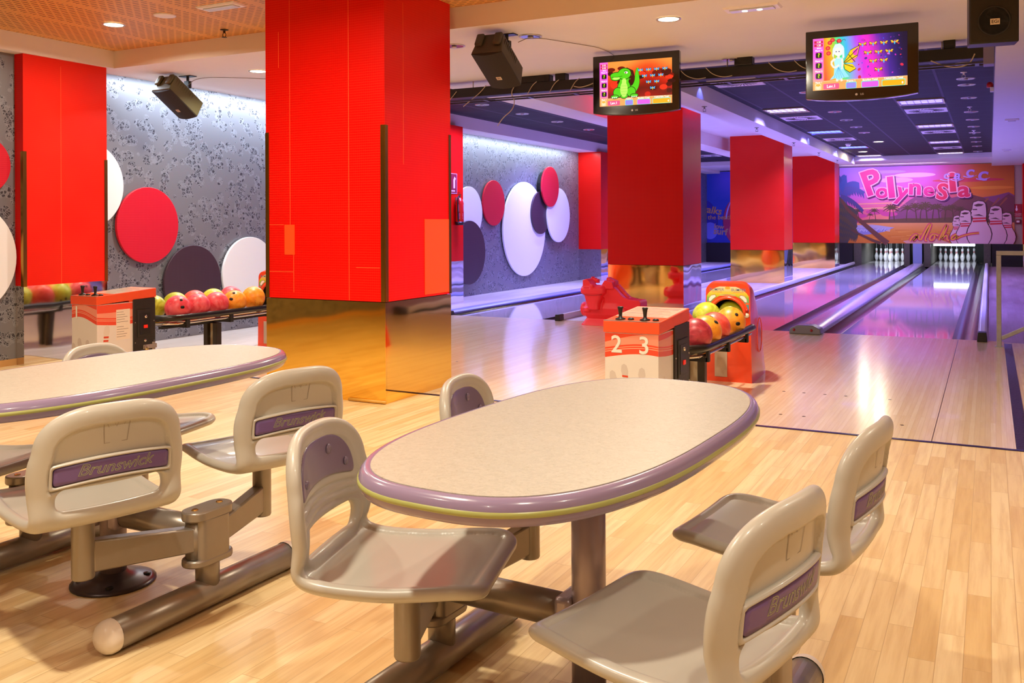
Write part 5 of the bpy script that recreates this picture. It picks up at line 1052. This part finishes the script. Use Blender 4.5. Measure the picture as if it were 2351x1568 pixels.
def table(loc, rz_, lb):
    t = thing('table', lb, 'table', loc, rz_, group='speckled tables with attached seats'); a, b = .318, .668
    def ringz(off, z, n=96):
        return [(x * (1 + off / a), y * (1 + off / b), z) for x, y in sup(a, b, n)]
    bm = B(); loft(bm, [ringz(-.004, TH - .02), ringz(-.004, TH), ]); obj('tabletop', bm, M_top, t, auto=40)
    bm = B(); loft(bm, [ringz(-.004, TH - .002), ringz(.002, TH), ringz(.010, TH - .003), ringz(.016, TH - .011), ringz(.019, TH - .022), ringz(.019, TH - .032), ringz(.016, TH - .042), ringz(.010, TH - .050), ringz(-.002, TH - .054), ringz(-.05, TH - .054)], True, False, True); obj('edge_band', bm, M_edge, t, smooth=True)
    bm = B(); loft(bm, [ringz(.0175, TH - .0205), ringz(.0215, TH - .0235), ringz(.0215, TH - .0305), ringz(.0175, TH - .0335)], True, False, False); obj('edge_stripe', bm, M_green, t, smooth=True)
    obj('top_plate', bx(-.14, .14, -.2, .2, TH - .066, TH - .054), M_dark, t)
    obj('post', lathe(B(), [(.042, .02), (.042, TH - .06)], 24), M_dark, t, smooth=True)
    d = obj('base_disc', lathe(B(), [(.135, 0), (.135, .006), (.12, .012), (.08, .022), (.05, .03), (.043, .04)], 32), mat('dark_base_disc', '#4a4248', 0.3, 0.5), t, smooth=True)
    for k in range(4):
        an = radians(45 + 90 * k); obj('bolt', lathe(B(), [(.012, 0), (.012, .006), (0, .008)], 8, (.105 * cos(an), .105 * sin(an), .014), cap0=False, cap1=False), M_black, d)
    for s in (-1, 1):
        obj('crossbar', cyl(B(), (s * .036, 0, .235), (s * .435, 0, .235), .042, 20), M_frame, t, smooth=True)
        obj('clamp', bx(s * .05 - .022, s * .05 + .022, -.052, .052, .19, .285), M_dark, t, bevel=.012)
        obj('foot_tube', cyl(B(), (s * .435, -.36, .048), (s * .435, .36, .048), .045, 24), M_frame, t, smooth=True)
        for e in (-1, 1):
            bm = B(); lathe(bm, [(.047, -.012), (.047, .006), (.042, .018), (.03, .030), (.014, .038), (0, .04)], 22, cap0=False, cap1=False, axis='Y')
            if e > 0: bmesh.ops.rotate(bm, verts=bm.verts, matrix=Matrix.Rotation(pi, 3, 'Z'))
            obj('end_cap', bm, M_capw, t, loc=(s * .435, e * .36, .048), smooth=True, label='white rounded end cap')
        obj('hinge_post', lathe(B(), [(.037, .06), (.037, .20)], 20, (s * .435, 0, 0)), M_frame, t, smooth=True)
        bm = B(); o = [(s * .435 + x, y) for x, y in rrect(.088, .175, .043, 6)]
        loft(bm, [[(x, y, z) for x, y in o] for z in (.285, .315)]); loft(bm, [[(x, y, z) for x, y in o] for z in (.145, .168)]); ic = [(s * .435 + x, y) for x, y in rrect(.086, .124, .022, 4)]; loft(bm, [[(x, y, z) for x, y in ic] for z in (.16, .29)])
        h = obj("hinge_block", bm, M_frame, t, bevel=.005)
        for e in (-1, 1): obj('hinge_bolt', lathe(B(), [(.011, .315), (.009, .318), (0, .317)], 12, (s * .435, e * .05, 0), cap0=False, cap1=False), M_brass, h)
    return t
table((-0.872, 2.09, 0), radians(-3), 'speckled oblong table on the right, in front of console 2-3')
table((-2.61, 2.14, 0), radians(-1), 'speckled oblong table on the left, in front of the lane one console')

# ------------------------------------------------------------------ swivel seats on swing arms
# profile of the shell in the y-z plane (front = +y)
CP = [(.222, .412), (.207, .425), (.17, .430), (.10, .422), (.02, .413), (-.06, .411), (-.12, .413), (-.165, .420), (-.194, .438), (-.203, .475), (-.208, .52), (-.213, .57), (-.219, .62), (-.227, .68), (-.237, .732)]
prof = [(p.x, p.y) for p in smoothpath([(a, b, 0) for a, b in CP], 3)]
sl = [0.0]
for p, q in zip(prof, prof[1:]): sl.append(sl[-1] + math.dist(p, q))
STOT = sl[-1]; SA = np.array(sl); PA = np.array(prof)
def prof_at(s): return np.interp(s, SA, PA[:, 0]), np.interp(s, SA, PA[:, 1])
def s_of_z(z): return float(np.interp(z, PA[60:, 1], SA[60:]))
SB = float(np.interp(.430, PA[56:, 1], SA[56:]))          # where the back starts
def surf(x, s, off=0.0):
    """flat shell coordinates (x across, s along) -> 3d, off = along the upper/front normal"""
    x = np.asarray(x, float); s = np.asarray(s, float)
    y, z = prof_at(s); e = 2e-3; y1, z1 = prof_at(s + e); y0, z0 = prof_at(s - e); ty, tz = y1 - y0, z1 - z0; L = np.hypot(ty, tz) + 1e-12; ty /= L; tz /= L
    ny, nz = tz, -ty                                        # normal: up on the seat, forward on the back
    b = np.clip((s - SB + .02) / .10, 0, 1); b = b * b * (3 - 2 * b)
    q = (x / .21) ** 2
    bow = .006 * q * (1 - b) + .040 * q * b
    y = y + ny * (off + bow); z = z + nz * (off + bow)
    X = x * (1 - .02 * b) - 2 * x / .21 ** 2 * .040 * b * off * .8
    return np.stack([X, y, z], -1)
def outline_pts():
    # half width along s
    st = s_of_z(.728); pts = []
    key = [(0, .14), (.004, .162), (.014, .180), (.03, .192), (.055, .199), (.12, .206), (.20, .207), (.28, .204), (SB, .200), (s_of_z(.5), .207), (s_of_z(.54), .211), (s_of_z(.58), .208), (s_of_z(.61), .199)]
    for k in range(1, 13):
        a = pi / 2 * k / 12; key.append((s_of_z(.61) + (st - s_of_z(.61)) * sin(a), .199 * cos(a) ** .70))
    R_ = [(w_, s) for s, w_ in key]
    R_ = [R_[0]] + [tuple(p[:2]) for p in smoothpath([(a, b, 0) for a, b in R_], 2)][1:-1] + [R_[-1]]
    return R_ + [(-a, b) for a, b in reversed(R_[:-1])]
OUT = np.array(outline_pts())
HZ0, HZ1 = s_of_z(.452), s_of_z(.508)
hole = rrect(.285, HZ1 - HZ0, .022, 5, 0, (HZ0 + HZ1) / 2)
HOLE = np.array([(x, s + .014 * (1 - (x / .14) ** 2) * (1 if s > (HZ0 + HZ1) / 2 else .1)) for x, s in hole])
def sdf(poly, X, Y):
    """signed distance, negative inside; also the nearest boundary point"""
    P0 = poly; P1 = np.roll(poly, -1, 0); D = P1 - P0; L2 = (D ** 2).sum(1) + 1e-18
    px = X.ravel()[:, None]; py = Y.ravel()[:, None]
    t = np.clip(((px - P0[:, 0]) * D[:, 0] + (py - P0[:, 1]) * D[:, 1]) / L2, 0, 1)
    qx = P0[:, 0] + t * D[:, 0]; qy = P0[:, 1] + t * D[:, 1]; d2 = (px - qx) ** 2 + (py - qy) ** 2; k = d2.argmin(1); r = np.arange(len(k))
    cr = ((P0[:, 1] > py) != (P1[:, 1] > py)) & (px < (P1[:, 0] - P0[:, 0]) * (py - P0[:, 1]) / (P1[:, 1] - P0[:, 1] + 1e-18) + P0[:, 0])
    ins = cr.sum(1) % 2 == 1
    return np.where(ins, -1, 1) * np.sqrt(d2[r, k]), qx[r, k], qy[r, k]
def resample(poly, step, it=3):
    P = np.vstack([poly, poly[:1]]); L = np.r_[0, np.cumsum(np.hypot(*np.diff(P, axis=0).T))]; n = max(24, int(L[-1] / step))
    u = np.linspace(0, L[-1], n, endpoint=False); Q = np.stack([np.interp(u, L, P[:, 0]), np.interp(u, L, P[:, 1])], 1)
    for _ in range(it): Q = .5 * Q + .25 * (np.roll(Q, 1, 0) + np.roll(Q, -1, 0))
    return Q
def patch(region, holes, offs, step=.0052, rings=(0, .0005, .0018, .004, .0075, .0118, .017, .023, .030), two=True):
    """mesh over a shell region: rings following the border, a lattice inside; offs(x, s, d) gives upper and lower offsets"""
    from mathutils.geometry import delaunay_2d_cdt
    loops = [resample(region, step * .75)] + [resample(h, step * .75) for h in holes]; pts = []; edges = []
    def dist(x, s):
        D = sdf(loops[0], x, s)[0]
        for h in loops[1:]: D = np.maximum(D, -sdf(h, x, s)[0])
        return -D
    for li, L in enumerate(loops):
        T = np.roll(L, -1, 0) - np.roll(L, 1, 0); T /= np.hypot(*T.T)[:, None] + 1e-12; Nn = np.stack([-T[:, 1], T[:, 0]], 1)
        test = sdf(L, L[:, 0] + Nn[:, 0] * 1e-3, L[:, 1] + Nn[:, 1] * 1e-3)[0].mean(); sg = 1 if (test < 0) == (li == 0) else -1
        for r in rings:
            Q = L + Nn * (sg * r)
            if r == 0:
                k = len(pts); pts += Q.tolist(); edges += [(k + i, k + (i + 1) % len(Q)) for i in range(len(Q))]
            else:
                d = dist(Q[:, 0], Q[:, 1]); pts += Q[np.abs(d - r) < 2e-4].tolist()
    x0, s0 = region.min(0); x1, s1 = region.max(0); hs = step * .87
    for j in range(int((s1 - s0) / hs) + 1):
        xs = np.arange(-int(.23 / step) * step + (step / 2 if j % 2 else 0), .23, step); xs = xs[(xs > x0) & (xs < x1)]; ss = np.full(len(xs), s0 + j * hs)
        if not len(xs): continue
        d = dist(xs, ss); k = d > rings[-1] + step * .45; pts += np.stack([xs[k], ss[k]], 1).tolist()
    co, _, fc, *_r = delaunay_2d_cdt([Vector(p) for p in pts], edges, [], 0, 1e-6)
    x = np.array([c[0] for c in co]); s = np.array([c[1] for c in co]); fc = np.array([tuple(f) for f in fc])
    cd = dist(x[fc].mean(1), s[fc].mean(1)); fc = fc[cd > 0]
    d = np.maximum(dist(x, s), 0); d[d < 2e-5] = 0
    up, dn = offs(x, s, d); A = surf(x, s, up); Bv = surf(x, s, dn); n = len(x)
    vs = A.tolist(); fs = [tuple(int(i) for i in f) for f in fc]
    if two: vs += Bv.tolist(); fs += [tuple(int(i) + n if d[i] > 0 else int(i) for i in f[::-1]) for f in fc]
    me = bpy.data.meshes.new('shell'); me.from_pydata(vs, [], fs); bm = B(); bm.from_mesh(me); bpy.data.meshes.remove(me)
    bmesh.ops.delete(bm, geom=[v for v in bm.verts if not v.link_faces], context='VERTS')
    if not two: return bm
    return bm
def sstep(a, b, x): t = np.clip((x - a) / (b - a), 0, 1); return t * t * (3 - 2 * t)
TK = .013; TR = .021
def shell_offs(x, s, d):
    rnd = lambda r: np.sqrt(np.clip(1 - (1 - np.clip(d / r, 0, 1)) ** 2, 0, 1))
    back = sstep(SB + .03, SB + .06, s)
    dip = .009 * sstep(.026, .034, d) * (1 - back) + .0035 * sstep(.020, .025, d) * back + .0045 * sstep(.040, .046, d) * back * sstep(s_of_z(.52), s_of_z(.55), s)
    rib = 0
    for z in (.520, .539, .558): rib = rib + .0065 * np.exp(-((s - s_of_z(z) - .012 * (1 - (x / .14) ** 2)) / .0045) ** 2) * sstep(.165, .145, np.abs(x))
    do = np.maximum(-sdf(OUT, x, s)[0], 0); rear = .013 * sstep(.047, .054, do) * sstep(s_of_z(.512) + .012 * (1 - (x / .15) ** 2) - .004, s_of_z(.512) + .012 * (1 - (x / .15) ** 2) + .003, s)
    return TK * rnd(.014) - dip - rib, -TR * rnd(.032) + rear
M_seat = mat('beige_grey_plastic', '#b6b0a5', 0.36, var=0.03, vscale=12, coat=0.15); M_pad = mat('plum_pad', '#75657e', 0.3, coat=0.3); M_strip = mat('violet_strip', '#6a5088', 0.4)
bm = patch(OUT, [HOLE], shell_offs)
bmesh.ops.recalc_face_normals(bm, faces=bm.faces)
shell_me = new_mesh('shell', bm, M_seat, True)
def pad_region():
    z0, z1 = .575, .690; pts = []
    for k in range(25):
        a = pi * k / 24; pts.append((.150 * (abs(cos(a)) ** .7) * (1 if cos(a) > 0 else -1), s_of_z(z0 + .01) + (s_of_z(z1) - s_of_z(z0 + .01)) * sin(a) ** .9))
    pts += [(x, s_of_z(z0) + .02 * (1 - (x / .15) ** 2)) for x in np.linspace(-.145, .145, 13)]
    return np.array(pts)
PR = pad_region()
def pad_offs(x, s, d):
    h = .004 * np.sqrt(np.clip(1 - (1 - np.clip(d / .006, 0, 1)) ** 2, 0, 1)); return TK - .0065 + h, TK - .0105 - 0 * h
pad_me = new_mesh('back_pad', patch(PR, [], pad_offs, .008, (0, .0004, .0016, .0035, .006)), M_pad, True)
def strip_region(e=0.0):
    xs = np.linspace(-.152 - e, .152 + e, 17); f = lambda x: .014 * (1 - (x / .152) ** 2)
    return np.array([(x, s_of_z(.523) - e + f(x)) for x in xs] + [(x, s_of_z(.573) + e + f(x)) for x in xs[::-1]])
SRr = strip_region(.008)
frame_me = new_mesh('strip_frame', patch(SRr, [strip_region(0)], lambda x, s, d: (-.006 - .012 * (d == 0), -.018 - .0036 * sstep(0, .003, d)), .006, (0, .0005, .0015, .003, .0045)), M_seat, True)
strip_me = new_mesh('name_strip', patch(strip_region(.001), [], lambda x, s, d: (-.008 + 0 * d, -.0192 + 0 * d), .01, (0, .004)), M_strip, True)
I_lime = ink('lime_lettering', 0.4)
P = Print(); P.text('Brunswick', 0, 0, .042, '#a8b860', 0, 0, .012, .35, 1.1); P.text('Brunswick', 0, 0, .042, '#65507e', 1, 0, -.010, .35, 1.1)
def onback(x, y, o):
    p = surf(x, s_of_z(.549) + .012 + y, -.0196 - o); return Vector(p.tolist())
P2 = Print(); P2.stroke([(-.035, .045), (-.03, -.03), (.03, -.03), (.038, .045), (.02, .015), (.012, .04), (0, .012), (-.012, .036), (-.02, .012), (-.035, .045)], .0022, '#94897c', 0)
cm = P2.build('crown_mark', ink('embossed_mark', 0.45), None, (0, 0, 0), (1, 0, 0), (0, 0, 1), .0005, fn=lambda x, y, o: Vector(surf(x, s_of_z(.652) + y, -.0086 - o).tolist())); crown_me = cm.data; bpy.data.objects.remove(cm)
lt = P.build('lettering', I_lime, None, (0, 0, 0), (1, 0, 0), (0, 0, 1), .0005, fn=onback); letter_me = lt.data; bpy.data.objects.remove(lt)
def make_seat(label, loc, rz_, hinge):
    t = thing('swivel_seat', label, 'seat', loc, rz_, group='beige swivel seats around the two tables')
    sh = obj('seat_shell', shell_me, None, t); obj('strip_frame', frame_me, None, sh)
    st = obj('name_strip', strip_me, None, sh, label='violet name strip'); obj('back_pad', pad_me, None, t, label='plum back pad')
    obj('lettering', letter_me, None, t, label='outlined lime lettering'); obj('crown_mark', crown_me, None, t)
    bm = B(); c0 = surf(np.array([-.045]), np.array([s_of_z(.655)]), TK - .0018)[0]; lathe(bm, [(.012, 0), (.011, .003), (.004, .003), (0, .001)], 14, tuple(c0), cap0=False, cap1=False, axis='Y'); bmesh.ops.rotate(bm, verts=bm.verts, cent=Vector(c0), matrix=Matrix.Rotation(pi, 3, 'Z')); obj('pad_fixing', bm, M_pad, t, smooth=True)
    for x in (.115, -.115):
        bm = B(); c0 = surf(np.array([x]), np.array([s_of_z(.61)]), TK - .0018)[0]; lathe(bm, [(.010, 0), (.008, .004), (0, .004)], 14, tuple(c0), cap0=False, cap1=False, axis='Y'); bmesh.ops.rotate(bm, verts=bm.verts, cent=Vector(c0), matrix=Matrix.Rotation(pi, 3, 'Z')); obj('pad_fixing', bm, M_pad, t, smooth=True)
    obj('seat_post', lathe(B(), [(.0, .20), (.029, .20), (.031, .204), (.031, .385), (.05, .395), (.09, .402)], 22, cap0=False), M_frame, t, smooth=True)
    # arm back to the hinge, in local coordinates
    R = Matrix.Rotation(-rz_, 4, 'Z'); v = R @ (Vector(hinge) - Vector((loc[0], loc[1], 0))); L = math.hypot(v.x, v.y); a = math.atan2(v.y, v.x); M = Matrix.Rotation(a, 4, 'Z')
    bm = B(); y = .022
    loft(bm, [[M @ Vector((.02, -y, .215)), M @ Vector((.02, y, .215)), M @ Vector((.02, y, .305)), M @ Vector((.02, -y, .305))], [M @ Vector((L, -y, .19)), M @ Vector((L, y, .19)), M @ Vector((L, y, .265)), M @ Vector((L, -y, .265))]])
    obj('swing_arm', bm, M_frame, t, bevel=.006)
    obj('hinge_barrel', lathe(B(), [(.027, .17), (.027, .283)], 18, (v.x, v.y, 0)), M_frame, t, smooth=True)
    return t
def face(dx, dy): return math.atan2(-dx, dy)               # rotation that turns +y on to (dx, dy)
HL = lambda tx, ty, s, e, r: (tx + s * .435 * cos(r) - e * .05 * sin(r), ty + s * .435 * sin(r) + e * .05 * cos(r), 0)
r1, r2 = radians(-3), radians(-1)
make_seat('beige seat at the near left corner of the right table, plum pad facing the lens', (-1.19, 1.775, 0), face(.97, .26), HL(-.872, 2.09, -1, -1, r1))
make_seat('beige seat behind the right table, only its arched back showing above the tabletop', (-1.22, 2.47, 0), face(.98, .16), HL(-.872, 2.09, -1, 1, r1))
make_seat('beige seat nearest the lens, cut off by the bottom edge at the right table', (-.522, 1.68, 0), face(-.975, .22), HL(-.872, 2.09, 1, -1, r1))
make_seat('beige seat at the far right corner of the right table', (-.46, 2.352, 0), face(-.993, .114), HL(-.872, 2.09, 1, 1, r1))
make_seat('beige seat with its lettered back to the lens at the left table', (-2.27, 1.76, 0), face(-.955, .295), HL(-2.61, 2.14, 1, -1, r2))
make_seat('beige seat seen from behind between the left table and the wide red pillar', (-2.215, 2.42, 0), face(-.96, .27), HL(-2.61, 2.14, 1, 1, r2))
make_seat('beige seat cut off by the left edge at the left table', (-2.98, 1.87, 0), face(.97, .2), HL(-2.61, 2.14, -1, -1, r2))
make_seat('beige seat beyond the left table in front of the lane one console', (-2.90, 2.50, 0), face(.98, .2), HL(-2.61, 2.14, -1, 1, r2))
